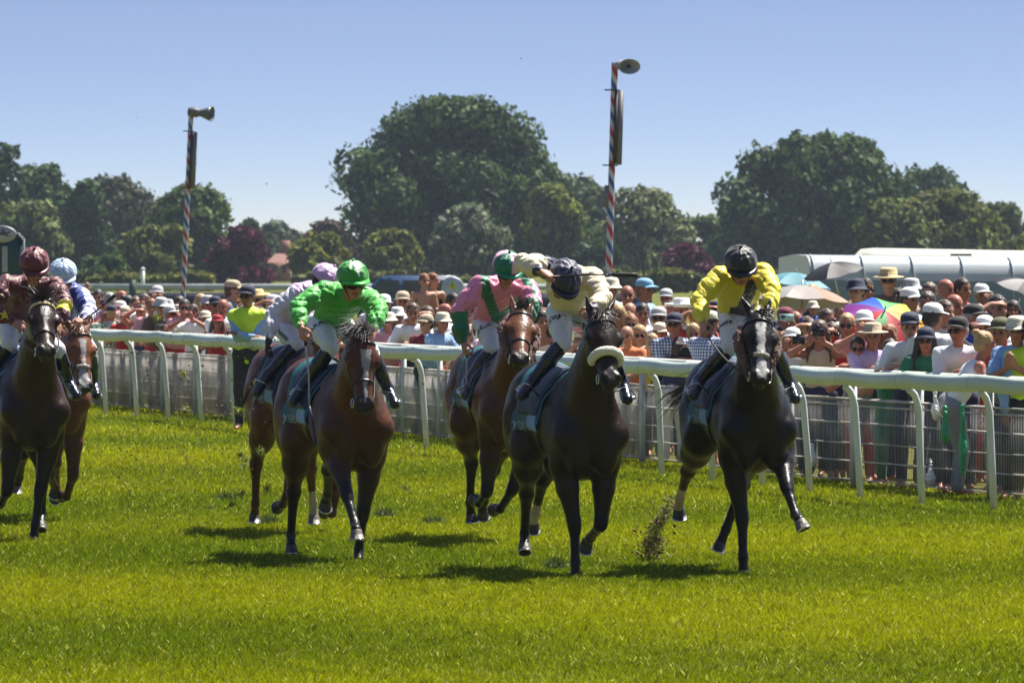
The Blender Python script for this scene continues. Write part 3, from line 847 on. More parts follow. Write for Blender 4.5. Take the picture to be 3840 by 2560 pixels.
def put_shape(shape, size, cen, xd, outv, prims, root, colr):
    xd = unit(xd - outv * (xd @ outv)); yd = np.cross(outv, xd)
    if shape == 'star': R = [(1 if i % 2 == 0 else .42) for i in range(10)]
    elif shape == 'disc': R = [1] * 16
    elif shape == 'diamond': R = [1, .75, 1, .75]; R = [1.3, .8] * 2
    n = len(R); m = 6; V = [cen]; 
    for k in range(1, m + 1):
        for i in range(n): 
            t = 2 * math.pi * i / n + math.pi / 2; V.append(cen + (xd * math.cos(t) + yd * math.sin(t)) * R[i] * size * k / m)
    T = [[0, 1 + i, 1 + (i + 1) % n] for i in range(n)]; Q = [[1 + (k - 1) * n + i, 1 + k * n + i, 1 + k * n + (i + 1) % n, 1 + (k - 1) * n + (i + 1) % n] for k in range(1, m) for i in range(n)]
    V = place_on(prims, np.array(V), outv, .007); mb = MB(); mb.put(V, Q, T)
    return mb.build(shape + '_patch', mat(shape + '_patch', colr, rough=.4), root)

def whip(label, P, r0=.0085, flap=True, light=False, thick_end=None):
    O = np.array(P[0]); root = empty('riding_whip', tuple(O)); tag(root, label, 'whip', 'whips in the jockeys\' hands')
    Q = [np.array(p) - O for p in P]; n = 16
    s = np.linspace(0, 1, n); Qi = np.array([np.interp(s, np.linspace(0, 1, len(Q)), [q[i] for q in Q]) for i in range(3)]).T
    m = mat('pale_whip', (.45, .42, .5), rough=.3) if light else M_BLACK
    mb = MB(); mb.tube(Qi[:12], np.linspace(r0, r0 * .7, 12), 8); mb.build('shaft', m, root)
    mb = MB(); mb.tube([Qi[0] - (Qi[1] - Qi[0]) * .6, Qi[0], Qi[2]], [.014, .012, .011], 10); mb.build('grip', M_REIN, root)
    if flap: mb = MB(); mb.tube(Qi[11:], [.008, .016, .017, .017, .016], 8, squash=.8); mb.build('padded_tip', M_REIN if not light else mat('violet_pad', (.06, .05, .14), rough=.5), root)
    return root
# ------------------------------------------------------------------ ground
def rail_x(d):
    D = [40, 60, 66.2, 69.1, 75.6, 86.4, 97.4, 103.9, 125, 160]; X = [11.4, 6.15, 4.42, 3.45, 1.47, -1.21, -4.02, -6.0, -12.4, -23]
    return float(np.interp(d, D, X))
def fence_x(d, off=1.3): return rail_x(d) + off
def g_mat(name, cols, scales, rough=.9, bump=.6):
    m = bpy.data.materials.new(name); m.use_nodes = True; N = m.node_tree.nodes; L = m.node_tree.links; b = N['Principled BSDF']; b.inputs['Roughness'].default_value = rough; b.inputs['Specular IOR Level'].default_value = .15
    t = N.new('ShaderNodeTexCoord'); prev = None
    for i, (c, s) in enumerate(zip(cols[1:], scales)):
        n = N.new('ShaderNodeTexNoise'); n.inputs['Scale'].default_value = s; n.inputs['Detail'].default_value = 8; L.new(t.outputs['Object'], n.inputs['Vector'])
        r = N.new('ShaderNodeMapRange'); r.inputs[1].default_value = .4; r.inputs[2].default_value = .62; L.new(n.outputs['Fac'], r.inputs[0])
        mx = N.new('ShaderNodeMix'); mx.data_type = 'RGBA'; L.new(r.outputs[0], mx.inputs[0])
        if prev is None: mx.inputs[6].default_value = (*cols[0], 1)
        else: L.new(prev, mx.inputs[6])
        mx.inputs[7].default_value = (*c, 1); prev = mx.outputs[2]
    L.new(prev, b.inputs['Base Color'])
    n = N.new('ShaderNodeTexNoise'); n.inputs['Scale'].default_value = 30; n.inputs['Detail'].default_value = 6; L.new(t.outputs['Object'], n.inputs['Vector'])
    bp = N.new('ShaderNodeBump'); bp.inputs['Strength'].default_value = bump; bp.inputs['Distance'].default_value = .05; L.new(n.outputs['Fac'], bp.inputs['Height']); L.new(bp.outputs[0], b.inputs['Normal'])
    return m
ys = np.concatenate([np.linspace(-20, 300, 81), np.geomspace(310, 5000, 20)])
def gz(x, y):
    off = x - np.interp(y, [40, 66, 104, 160, 300], [12.5, 5.6, -4.8, -21, -60])
    bank = np.clip((off - 3) / 9, 0, 1) * np.clip((x + 1.5) / 4, 0, 1) * np.clip((y - 76) / 25, 0, 1) * np.clip((190 - y) / 40, 0, 1)
    return -.06 + .36 * bank * bank * (3 - 2 * bank)
xs = np.concatenate([-np.geomspace(1500, 42, 12), np.linspace(-40, 40, 81), np.geomspace(42, 1500, 12)])
XX, YY = np.meshgrid(xs, ys); ZZ = gz(XX, YY)
n0, n1 = XX.shape; I = np.arange(n0 * n1).reshape(n0, n1)
Qd = np.stack([I[:-1, :-1], I[:-1, 1:], I[1:, 1:], I[1:, :-1]], -1).reshape(-1, 4)
gr = add('ground', mesh_of('ground', np.stack([XX, YY, ZZ], -1).reshape(-1, 3), Qd), g_mat('turf_ground', [(.075, .098, .004), (.100, .118, .006), (.11, .10, .02)], [.35, .09]))
tag(gr, kind='structure')

# grass blades, one sheet of stuff
def grass():
    segs = []; g = np.random.default_rng(3)
    for y0, y1, dens, hh, ww in ((36.5, 44, 2900, .040, .0040), (44, 54, 2600, .043, .0045), (54, 66, 1800, .047, .0056), (66, 84, 850, .052, .0085), (84, 115, 340, .055, .014)):
        a = (y1 - y0) * (2 * .0755 * (y0 + y1) / 2 + 3); n = int(a * dens)
        y = g.uniform(y0, y1, n); hw = .0755 * y + 1.2; x = g.uniform(-1, 1, n) * hw
        keep = x < np.interp(y, [36, 60, 66.2, 69.1, 75.6, 86.4, 97.4, 103.9, 125], [12, 6.15, 4.42, 3.45, 1.47, -1.21, -4.02, -6, -12.4]) + 1.6
        x, y = x[keep], y[keep]; n = len(x)
        cl = .5 + .5 * np.sin(x * 2.1 + 2 * np.sin(y * .9)) * np.sin(y * 1.3 + x); h = hh * g.uniform(.6, 1.25, n) * (.85 + .3 * cl)
        tf = (np.sin(x * 7.3 + y * 2.2) * np.sin(y * 5.1 - x * 3) > .93); h = h * np.where(tf, 1.35, 1)
        th = g.uniform(0, 2 * np.pi, n); w = ww * g.uniform(.6, 1.3, n); ln = g.uniform(.1, .85, n) * h; la = g.uniform(0, 2 * np.pi, n)
        V = np.zeros((n, 4, 3)); cx, sx = np.cos(th) * w / 2, np.sin(th) * w / 2; z0 = -.052
        V[:, 0] = np.stack([x - cx, y - sx, np.full(n, z0)], -1); V[:, 1] = np.stack([x + cx, y + sx, np.full(n, z0)], -1)
        V[:, 2] = np.stack([x + cx * .7 + ln * .4 * np.cos(la), y + sx * .7 + ln * .4 * np.sin(la), z0 + h * .65], -1)
        V[:, 3] = np.stack([x + ln * np.cos(la), y + ln * np.sin(la), z0 + h], -1)
        pn = (np.sin(x * .7 + 1.3 * np.sin(y * .21)) + np.sin(y * .42 + x * .3) + np.sin(x * .23 - y * .13 + 1)) / 3
        band = np.sin((x * .25 + y) * .55 + .5 * np.sin(x * .8))
        c0 = np.array([.345, .375, .003]); c1 = np.array([.150, .215, .003]); c2 = np.array([.60, .58, .14])
        t = np.clip(.5 + .55 * pn + .45 * band + g.normal(0, .25, n), 0, 1)[:, None]; c = c0 * t + c1 * (1 - t); dry = (g.random(n) < .05)[:, None]; c = np.where(dry, c2, c) * g.uniform(.6, 1.4, n)[:, None]
        c = c * np.where(tf, .75, 1)[:, None]
        wn = np.sin(x * 3.1 + 2.2 * np.sin(y * 1.1 + x)) * np.sin(y * 1.9 + 1.7 * np.sin(x * 1.3)) + g.normal(0, .12, n)
        c = np.where((wn > .86)[:, None], c * [.62, .66, .9], c); V[:, 2:, 2] -= np.where(wn > .86, .012, 0)[:, None]
        segs.append((V, c))
    V = np.concatenate([s[0] for s in segs]); c = np.concatenate([s[1] for s in segs]); n = len(V)
    idx = np.arange(n)[:, None] * 4; T = np.concatenate([idx + [0, 1, 2], idx + [0, 2, 3]], 0)
    me = mesh_of('grass', V.reshape(-1, 3), T, False, np.repeat(c, 4, 0))
    m = mat('grass_blades', (1, 1, 1), rough=.55, spec=.12, attr=True, var=.10, vscale=3, translucent=.45)
    tag(add('grass', me, m), 'short mown racecourse turf', 'grass', kind='stuff')
grass()

# ------------------------------------------------------------------ running rail
def running_rail():
    px = [(980, 506), (905, 502), (842, 495), (796, 488.5), (750, 482.5), (700, 478), (648, 473), (600, 466.5), (552, 461), (505, 456), (459, 451), (414, 446), (373, 441.5), (335, 437), (297, 433), (260, 429), (224, 424), (191, 420), (158, 416.5), (127, 414.5), (96, 413), (66, 410), (37, 407), (10, 404), (-16, 401.5)]
    g = np.random.default_rng(5); P = [on_ground(x * 3.75, y * 3.75) for x, y in px]
    d0 = P[0] - P[1]; P = [P[0] + d0 * k for k in (3, 2, 1)] + P
    # even the spacing out a little: real posts stand in a smooth line
    A = np.array(P); xs_ = A[:, 0]; ys_ = A[:, 1].copy(); A[1:-1] = (A[:-2] + A[1:-1] * 2 + A[2:]) / 4
    root = empty('running_rail', tuple(A[10] * [1, 1, 0])); R0 = np.array(root.location)
    tag(root, 'white plastic running rail with bent posts along the far side of the track', 'rail')
    tops = []; n = len(A)
    mpost = mat('rail_post_paint', (.60, .66, .62), rough=.4, var=.10, vscale=4, bump=.05)
    for i in range(n):
        t = unit(A[min(i + 1, n - 1)] - A[max(i - 1, 0)]); nr = np.array([t[1], -t[0], 0]); nr = nr if nr[0] < 0 else -nr   # towards the track
        b = A[i] * [1, 1, 0] - nr * .16 + [0, 0, -.1]; ht = 1.16 + g.uniform(-.012, .012); ln = g.uniform(-.02, .02)
        pts = [b, b + nr * .03 + [ln * .3, 0, .5], b + nr * .06 + [ln, 0, .98]] + [b + nr * (.07 + .11 * (1 - math.cos(a))) + np.array([ln, 0, .98 + .20 * math.sin(a)]) for a in (.4, .8, 1.2, 1.5)]
        mb = MB(); mb.tube([p - R0 for p in pts], .036, 10); mb.build('post', mpost, root)
        tops.append(A[i] * [1, 1, 0] + np.array([0, 0, ht + g.uniform(-.012, .012)]))
    T = np.array(tops); m = 6; pts = []; jn = []
    for i in range(n - 1):
        for k in range(m):
            u = k / m; q = T[i] * (1 - u) + T[i + 1] * u; q[2] += -.018 * math.sin(math.pi * u) + g.uniform(-.002, .002); pts.append(q)
    pts.append(T[-1]); pts = np.array(pts); mb = MB(); mb.tube(pts - R0, .080, 18, squash=.62)
    # tube() makes an oval bar, taller than wide
    mb.build('rail_bar', mat('rail_bar_plastic', (.52, .61, .53), rough=.36, var=.10, vscale=1.5), root)
    for i in range(0, n - 1):
        for f in (.12, ):
            q = T[i] * (1 - f) + T[i + 1] * f; q2 = T[i] * (1 - f - .006) + T[i + 1] * (f + .006); q[2] -= .007; q2[2] -= .007
            mb = MB(); mb.tube([q - R0, q2 - R0], .0825, 18, squash=.62); mb.build('joint', mat('rail_joint', (.40, .45, .42), rough=.5), root)
running_rail()

# ------------------------------------------------------------------ spectator fence: panels of wire, posts, hand rail
def crowd_fence():
    g = np.random.default_rng(8); D = [61.5]; step = 2.0
    while D[-1] < 118:
        d = D[-1]; s = (fence_x(d + .5) - fence_x(d - .5)); D.append(d + step / math.sqrt(1 + s * s))
    P = np.array([[fence_x(d), d, 0] for d in D]); root = empty('spectator_fence', (P[3][0], P[3][1], 0)); R0 = np.array(root.location)
    tag(root, 'grey-white wire mesh fence with a rounded hand rail holding back the crowd', 'fence')
    mw = mat('galvanised_wire', (.43, .41, .375), rough=.6, var=.4, vscale=3); mp = mat('fence_post_paint', (.48, .51, .50), rough=.55, var=.2, vscale=5); mt = mat('hand_rail_paint', (.66, .66, .60), rough=.45, var=.15, vscale=2)
    for i in range(len(P) - 1):
        a, b = P[i], P[i + 1]; mb = MB(); n = int(np.linalg.norm(b - a) / .042); far = a[1] > 80
        nr = unit(np.array([(b - a)[1], -(b - a)[0], 0]))
        for k in range(n + 1):
            q = a + (b - a) * k / n; ww = .0045 if not far else .0095
            mb.box(q - R0 + [0, 0, .44 + g.uniform(-.004, .004)], (ww, ww, .86))
        for z, w in ((.03, .016), (.22, .016), (.41, .016), (.62, .018), (.80, .02), (.865, .022)):
            for o in ((0, .03) if z in (.22, .62, .865) else (0,)):
                mb.tube([a - R0 + nr * o + [0, 0, z], (a + b) / 2 - R0 + nr * (o + g.uniform(-.01, .01)) + [0, 0, z + g.uniform(-.008, .008)], b - R0 + nr * o + [0, 0, z]], w / 2, 5)
        mb.build('wire_panel', mw, root, smooth=False)
        mb = MB(); mb.tube([a - R0 + [0, 0, -.1], a - R0 + [0, 0, 1.12]], .038, 10); mb.build('post', mp, root)
        mb = MB(); mb.tube([a - R0 + [0, 0, 1.14], b - R0 + [0, 0, 1.14]], .045, 12); mb.build('hand_rail', mt, root)
crowd_fence()

# ------------------------------------------------------------------ the crowd: pose templates shared by all
FWD = np.array([1.0, 0, 0]); LEFT = np.array([0, 1.0, 0]); UPV = np.array([0, 0, 1.0])
def ik(a, b, l1, l2, hint):
    v = b - a; d = np.linalg.norm(v); d = min(d, (l1 + l2) * .998); u = unit(v); b = a + u * d
    x = (l1 * l1 - l2 * l2 + d * d) / (2 * d); hgt = math.sqrt(max(l1 * l1 - x * x, 0)); w = unit(hint - u * (hint @ u)); return a + u * x + w * hgt, b
M_CLOTH = {}
POSES = {}
def template(key, lean, hands, headp=(0, 0), yaw2=0, curl=.5, hdir=None):
    """lean forward in metres at the shoulders; hands: left and right wrist targets"""
    pel = np.array([-.02 - lean * .35, 0, .96]); chest = np.array([lean * .6, 0, 1.28 - lean * .15]); neck = np.array([lean, 0, 1.47 - lean * .22])
    hy, hpz = headp; hc = neck + np.array([.035 + lean * .15, 0, .155]); f = np.array([math.cos(hpz) * math.cos(hy), math.cos(hpz) * math.sin(hy), -math.sin(hpz)]); ax = frame(f, UPV)
    HS = 1.03; body = []; short = []; long_ = []; trou = []; vest = []
    fr = unit(np.cross(LEFT, unit(neck - pel)))
    body += [C(pel, chest, .10, .115, .05, fr, .70), C(neck - UPV * .05, hc - UPV * .05, .055, .052, .03)]
    hp, H = head_prims(hc, ax, HS); body += hp
    tor = [C(pel + [0, 0, .0], pel * .5 + chest * .5, .158, .150, .05, fr, .74), C(pel * .5 + chest * .5, chest + [0, 0, .02], .150, .172, .05, fr, .70), C(chest + [0, 0, .05], neck - UPV * .045, .14, .075, .06, fr, .75)]
    short += tor; long_ += tor; vest += tor[:2] + [E(neck + np.array([0, 0, -.09]), (.07, .10, .05), None, .03)]
    for s, hnd in ((1, hands[0]), (-1, hands[1])):
        sh = neck + np.array([-.01, s * .175, -.075]); hint = np.array([-.4, s * 1.0, -.9]) if hnd[2] < 1.45 else np.array([.2, s * 1.0, -.5])
        el, wr = ik(sh, np.array(hnd, float), .29, .26, hint)
        hd = unit(wr - el) if hdir is None else unit(np.array(hdir[0 if s == 1 else 1], float))
        body += [C(neck - UPV * .09, sh, .07, .056, .05), C(sh, el, .050, .040), C(el, wr, .041, .027)]
        body += hand_prims(wr, hd, unit(UPV * .8 + FWD * .3 if abs(hd[2]) < .7 else FWD), -LEFT * s + UPV * .2, curl)
        sl = [C(neck - UPV * .095, sh, .092, .076, .05), C(sh, sh + (el - sh) * .72, .072, .068, .03)]
        short += sl; long_ += sl + [C(sh + (el - sh) * .6, el, .066, .056, .03), C(el, wr - unit(wr - el) * .02, .056, .038, .02)]
        hip = pel + np.array([0, s * .085, -.03]); kn = np.array([.03, s * .10, .50]); an = np.array([-.02, s * .11, .09])
        body += [C(hip, kn, .080, .055), C(kn, an, .055, .036), C(an, an + [.14, s * .02, -.05], .036, .030)]
        trou += [C(pel, hip, .135, .115, .04), C(hip, kn, .105, .075, .03), C(kn, an + [0, 0, .03], .072, .055, .02)]
    vs = .0155
    grow = lambda p, e: ('c', p[1], p[2], p[3] + e, p[4] + e, p[5], p[6], p[7])
    hv = [grow(p, .022) for p in tor]
    me = {'body': sdf_mesh('body', body, .0125, face_cols(hc, ax, (1, 1, 1), HS, lips=(.80, .62, .62))),
          'short': sdf_mesh('shirt', short, vs, None, folds(.005, 22, 1)), 'long': sdf_mesh('shirt', long_, vs, None, folds(.006, 26, 2)),
          'vest': sdf_mesh('vest_top', vest, vs, None, folds(.004, 22, 3)), 'trousers': sdf_mesh('trousers', trou, .02)}
    if key in ('crossed', 'stand'): me['hivis'] = sdf_mesh('hi_vis_vest', hv + [C(neck - UPV * .10, neck + LEFT * s * .165 - UPV * .085, .118, .092, .04) for s in (-1, 1)], vs, None, folds(.005, 20, 4))
    Hx = lambda x, y, z: H(x, y, z)
    # hair
    g = np.random.default_rng(4)
    cap_ = [E(Hx(-.016, 0, .042), np.array((.100, .084, .094)) * HS, ax, .015), E(Hx(-.045, 0, -.02), np.array((.070, .078, .07)) * HS, ax, .03), E(Hx(.115, 0, -.045), np.array((.095, .085, .098)) * HS, ax, .015, True)]
    hn = lambda P: .0065 * np.sin(P @ np.array([90, 60, 30]) + 2 * np.sin(P @ np.array([30, 20, -50]))) * np.sin(P @ np.array([-40, 80, 50]))
    me['hair_short'] = sdf_mesh('hair', cap_, .0125, None, hn)
    hl = [E(Hx(-.02, 0, .045), np.array((.108, .092, .098)) * HS, ax, .02), E(Hx(-.05, 0, -.04), np.array((.075, .090, .10)) * HS, ax, .03)]
    for s in (-1, 1): hl += [C(Hx(-.01, s * .085, .0), Hx(-.02, s * .105, -.17), .034, .036, .03, None), C(Hx(-.02, s * .105, -.17), Hx(.03, s * .12, -.30), .036, .018, .03)]
    hl += [C(Hx(-.09, 0, -.02), Hx(-.12, 0, -.27), .075, .045, .04), E(Hx(.115, 0, -.045), np.array((.098, .082, .098)) * HS, ax, .015, True)]
    me['hair_long'] = sdf_mesh('hair', hl, .0135, None, hn)
    me['hair_bun'] = sdf_mesh('hair', cap_ + [E(Hx(-.10, 0, .10), np.array((.045, .05, .045)) * HS, ax, .015)], .0125, None, hn)
    # headwear
    HR = np.array(ax).T
    def hat(prof, brim=None, front=None, n=22):
        mb = MB(); mb.lathe([(r * HS, z * HS) for r, z in prof], n, Hx(-.008, 0, 0), HR, 1.08, .90)
        if front:
            a = np.linspace(-1.0, 1.0, 13); V = [Hx(-.008 + r * math.cos(t) * 1.08, r * math.sin(t) * .86, z - .016 * t * t) for r, z in ((.098, .068), (front, .052), (front, .046), (.096, .058)) for t in a]
            mb.put(V, [[i * 13 + j, i * 13 + j + 1, (i + 1) * 13 + j + 1, (i + 1) * 13 + j] for i in range(3) for j in range(12)])
        return mb.mesh('hat')
    me['cap'] = hat([(.101, .045), (.102, .070), (.096, .098), (.080, .120), (.055, .134), (.028, .140), (.0001, .141)], None, .165)
    me['bucket_hat'] = hat([(.098, .052), (.142, .022), (.144, .017), (.106, .055), (.097, .100), (.085, .124), (.060, .133), (.0001, .138)])
    me['straw_hat'] = hat([(.100, .058), (.180, .048), (.182, .042), (.106, .052), (.099, .125), (.085, .142), (.050, .132), (.0001, .128)])
    me['wide_hat'] = hat([(.100, .05), (.165, .058), (.205, .088), (.208, .082), (.168, .050), (.106, .046), (.100, .135), (.082, .152), (.04, .140), (.0001, .138)])
    mb = MB(); mb.lathe([(.1035 * HS, .056 * HS), (.1025 * HS, .080 * HS)], 22, Hx(-.008, 0, 0), HR, 1.09, .91); me['hat_band'] = mb.mesh('hat_band')
    # sunglasses: two lenses and a bar
    mb = MB()
    for s in (-1, 1):
        mb.lathe([(.0001, .010), (.018, .009), (.027, .004), (.027, -.002)], 12, Hx(.092, s * .034, .002), np.array([ax[1], ax[2] * .82, ax[0]]).T)
        mb.tube([Hx(.085, s * .058, .006), Hx(.01, s * .083, .004)], .0045, 5)
    mb.tube([Hx(.100, -.012, .008), Hx(.100, .012, .008)], .004, 5); me['sunglasses'] = mb.mesh('sunglasses')
    POSES[key] = me; me['_hc'] = hc; me['_top'] = hc[2] + .135 * HS
    return me
template('lean', .20, ((.46, .10, 1.20), (.44, -.14, 1.20)), (.15, .12), hdir=((.5, -.85, .05), (.5, .85, .05)))
template('lean_left', .16, ((.42, .26, 1.20), (.40, .02, 1.20)), (-.5, .05), hdir=((.8, -.5, 0), (.4, .85, .1)))
template('stand', .02, ((.06, .24, .86), (.08, -.24, .86)), (.0, .05))
template('stand_turned', .03, ((.10, .22, .92), (.28, -.10, 1.15)), (.75, .0))
template('shade', .03, ((.08, .24, .88), (.17, -.10, 1.66)), (.2, .02), hdir=((0, 0, -1), (.2, .95, .15)))
template('phone', .04, ((.33, .07, 1.52), (.33, -.07, 1.52)), (.0, .03), hdir=((.1, -.3, .9), (.1, .3, .9)), curl=.9)
template('crossed', .0, ((.20, -.10, 1.18), (.22, .12, 1.14)), (-.3, .05))
template('clap', .06, ((.36, .03, 1.28), (.36, -.04, 1.27)), (.1, .08), hdir=((.6, -.2, .7), (.6, .2, .7)))
template('arm_up', .02, ((.10, .24, .88), (.25, -.28, 1.95)), (.1, -.1), hdir=((0, 0, -1), (.2, -.1, .95)))

SKINS = [(.42, .21, .135), (.34, .155, .098), (.46, .24, .165), (.28, .125, .075), (.38, .145, .10), (.12, .055, .035)]
HAIRS = {'dark': (.025, .015, .010), 'brown': (.07, .035, .018), 'fair': (.38, .24, .10), 'grey': (.30, .29, .28), 'ginger': (.22, .07, .02), 'black': (.01, .009, .009)}
TOPS = {'white': (.74, .75, .78), 'black': (.015, .015, .018), 'navy': (.014, .022, .07), 'red': (.42, .02, .025), 'sky-blue': (.25, .42, .68), 'pink': (.62, .28, .34), 'green': (.01, .14, .07), 'beige': (.48, .40, .28), 'grey': (.22, .22, .24), 'royal-blue': (.02, .06, .35), 'yellow': (.70, .52, .06), 'lilac': (.48, .36, .62), 'orange': (.62, .17, .05), 'cream': (.66, .60, .46), 'brown': (.10, .06, .045), 'teal': (.01, .16, .19), 'maroon': (.16, .01, .03)}
PATTERNS = {'blue-checked': ('checks', (.02, .05, .20), (.60, .65, .72), 9), 'navy and white striped': ('stripes', (.015, .02, .08), (.70, .70, .72), 7), 'red and white patterned': ('spots', (.45, .03, .04), (.72, .68, .66), 22), 'pink flowered': ('spots', (.70, .55, .55), (.55, .10, .22), 26), 'green flowered': ('spots', (.60, .62, .50), (.02, .20, .10), 24), 'black and white patterned': ('spots', (.02, .02, .02), (.65, .65, .65), 28)}
for k_ in PATTERNS: TOPS[k_] = (.5, .5, .5)
HATC = {'white': (.76, .76, .74), 'navy': (.012, .018, .05), 'black': (.012, .012, .013), 'cream': (.66, .60, .46), 'straw': (.56, .42, .20), 'pale grey': (.45, .45, .46), 'beige': (.45, .36, .24), 'red': (.40, .02, .03), 'olive': (.08, .08, .035), 'sky-blue': (.2, .4, .6), 'maroon': (.16, .012, .035), 'grey': (.2, .2, .21)}
def pattern_mat(name):
    kind, a, b, sc = PATTERNS[name]; m = bpy.data.materials.new('cloth_' + name.replace(' ', '_').replace('-', '_')); m.use_nodes = True; N = m.node_tree.nodes; L = m.node_tree.links; p = N['Principled BSDF']; p.inputs['Roughness'].default_value = .8
    t = N.new('ShaderNodeTexCoord'); mx = N.new('ShaderNodeMix'); mx.data_type = 'RGBA'; mx.inputs[6].default_value = (*a, 1); mx.inputs[7].default_value = (*b, 1)
    if kind == 'spots':
        n = N.new('ShaderNodeTexNoise'); n.inputs['Scale'].default_value = sc; n.inputs['Detail'].default_value = 1; L.new(t.outputs['Object'], n.inputs['Vector']); r = N.new('ShaderNodeMapRange'); r.inputs[1].default_value = .5; r.inputs[2].default_value = .56; L.new(n.outputs['Fac'], r.inputs[0]); L.new(r.outputs[0], mx.inputs[0])
    else:
        n = N.new('ShaderNodeTexWave'); n.bands_direction = 'Z'; n.inputs['Scale'].default_value = sc; L.new(t.outputs['Object'], n.inputs['Vector']); n2 = N.new('ShaderNodeTexWave'); n2.bands_direction = 'Y'; n2.inputs['Scale'].default_value = sc if kind == 'checks' else 0.0; L.new(t.outputs['Object'], n2.inputs['Vector'])
        md = N.new('ShaderNodeMath'); md.operation = 'ADD' if kind == 'checks' else 'MAXIMUM'; L.new(n.outputs['Fac'], md.inputs[0]); L.new(n2.outputs['Fac'], md.inputs[1]); r = N.new('ShaderNodeMapRange'); r.inputs[1].default_value = .45 if kind != 'checks' else .6; r.inputs[2].default_value = .6 if kind != 'checks' else 1.3; L.new(md.outputs[0], r.inputs[0]); L.new(r.outputs[0], mx.inputs[0])
    L.new(mx.outputs[2], p.inputs['Base Color']); return m
def cm(kind, name, col, rough=.8):
    if name in PATTERNS:
        if ('pat', name) not in _M: _M[('pat', name)] = pattern_mat(name)
        return _M[('pat', name)]
    return mat(kind + '_' + name.replace(' ', '_'), col, rough=rough, bump=.25 if kind != 'skin' else 0, bscale=25, var=.08, sheen=.1 if kind != 'skin' else 0)
def skin_mat(i):
    key = ('sk', i)
    if key in _M: return _M[key]
    c = SKINS[i]; m = bpy.data.materials.new('skin_tone'); m.use_nodes = True; N = m.node_tree.nodes; L = m.node_tree.links; b = N['Principled BSDF']; b.inputs['Roughness'].default_value = .5; b.inputs['Specular IOR Level'].default_value = .35
    at = N.new('ShaderNodeAttribute'); at.attribute_name = 'tone'; mx = N.new('ShaderNodeVectorMath'); mx.operation = 'MULTIPLY'; mx.inputs[1].default_value = c; L.new(at.outputs['Color'], mx.inputs[0]); L.new(mx.outputs[0], b.inputs['Base Color'])
    _M[key] = m; return m
M_LENS = mat('dark_lens', (.006, .006, .007), rough=.12)
FACING = {'lean': 'leaning on the hand rail', 'lean_left': 'leaning on the hand rail', 'stand': '', 'stand_turned': 'looking sideways', 'shade': 'shading the eyes', 'phone': 'holding a phone up', 'crossed': 'arms crossed', 'clap': 'hands raised to clap', 'arm_up': 'one arm in the air'}
USED = {}
N_PEOPLE = [0]
def person(x, y, z, rz, sc, pose, top, topc, hair, hairc, hat=None, hatc=None, glasses=False, skin=0, legs='navy', label=None, group='spectators in the crowd', where='', cat='person', band=None):
    t = POSES[pose]; o = empty('person', (x, y, z), rz, sc); N_PEOPLE[0] += 1
    def part(nm, me, m):
        if not len(me.materials): me.materials.append(None)
        p = bpy.data.objects.new(nm, me); p.parent = o; COL.objects.link(p)
        p.material_slots[0].link = 'OBJECT'; p.material_slots[0].material = m; return p
    part('body', t['body'], skin_mat(skin))
    if top: part({'short': 'shirt', 'long': 'long_sleeved_shirt', 'vest': 'vest_top'}[top], t[top], cm('cloth', topc, TOPS[topc]))
    part('trousers', t['trousers'], cm('cloth', legs, TOPS[legs]))
    if hair != 'bald': part('hair', t['hair_' + hair], cm('hair', hairc, HAIRS[hairc], .55))
    if hat:
        h_ = part(hat if hat != 'wide_hat' else 'hat', t[hat], cm('hat', hatc, HATC[hatc]))
        if band: b_ = part('hat_band', t['hat_band'], cm('hat', band, HATC[band])); b_.parent = h_
    if glasses: part('sunglasses', t['sunglasses'], M_LENS)
    if label is None:
        w = ('person in a %s %s' % (hatc, {'cap': 'cap', 'bucket_hat': 'bucket hat', 'straw_hat': 'brimmed hat', 'wide_hat': 'wide hat'}[hat])) if hat else ('bald person' if hair == 'bald' else 'person with %s %s hair' % ({'short': 'short', 'long': 'long', 'bun': 'tied-up'}[hair], hairc))
        tt = {'short': '%s t-shirt', 'long': '%s long sleeves', 'vest': '%s vest top', None: 'bare chest'}[top]; tt = tt % topc if top else tt
        parts = [w, tt] + (['sunglasses'] if glasses else []) + ([FACING[pose]] if FACING[pose] and len(FACING[pose].split()) < 4 else [])
        while len((' '.join(parts) + ' ' + where).split()) > 16: parts.pop()
        label = ', '.join(parts) + ', ' + where
    tag(o, label, cat, group)
    return o
def face_yaw(x, y, extra=0.0):
    """people watch the horses, which are towards the camera and to the left of them"""
    return math.atan2(48 - y, -1.0 - x) + extra
def at_head(px, py, d, pose, rz=None, base=None):
    """where a person stands whose head top is seen at (px, py), d metres away; also the height factor"""
    P = at_depth(px, py, d); gzv = float(gz(P[0], d)); return P
def spec(px, py, d, pose, top, topc, hair, hairc, label, hat=None, hatc=None, glasses=False, skin=0, legs='navy', yaw=0.0, sc=None, band=None, cat='person', group='spectators in the crowd'):
    """px, py: top of the head"""
    P = at_depth(px, py, d); t = POSES[pose]; g0 = float(gz(P[0], d)); tot = P[2] - g0; s = sc if sc else tot / t['_top']
    rz = face_yaw(P[0], P[1], yaw); h = t['_hc']; c, sn = math.cos(rz), math.sin(rz); ox = (h[0] * c - h[1] * sn) * s; oy = (h[0] * sn + h[1] * c) * s
    z0 = P[2] - t['_top'] * s
    TAKEN.append((px, py + 10, 26250 / d * .15))
    o = person(P[0] - ox, P[1] - oy, z0, rz, s, pose, top, topc, hair, hairc, hat, hatc, glasses, skin, legs, label, group, cat=cat, band=band)
    o['_px'] = 0
    del o['_px']
    return o, P, s
TAKEN = []
def fd(px, off=.28):
    """depth at which the line just behind the fence crosses the image column px"""
    for d in np.arange(62, 125, .1):
        if (px - 1920) / 26250 * d >= fence_x(d, 1.3 + off): return float(d)
    return 120.0
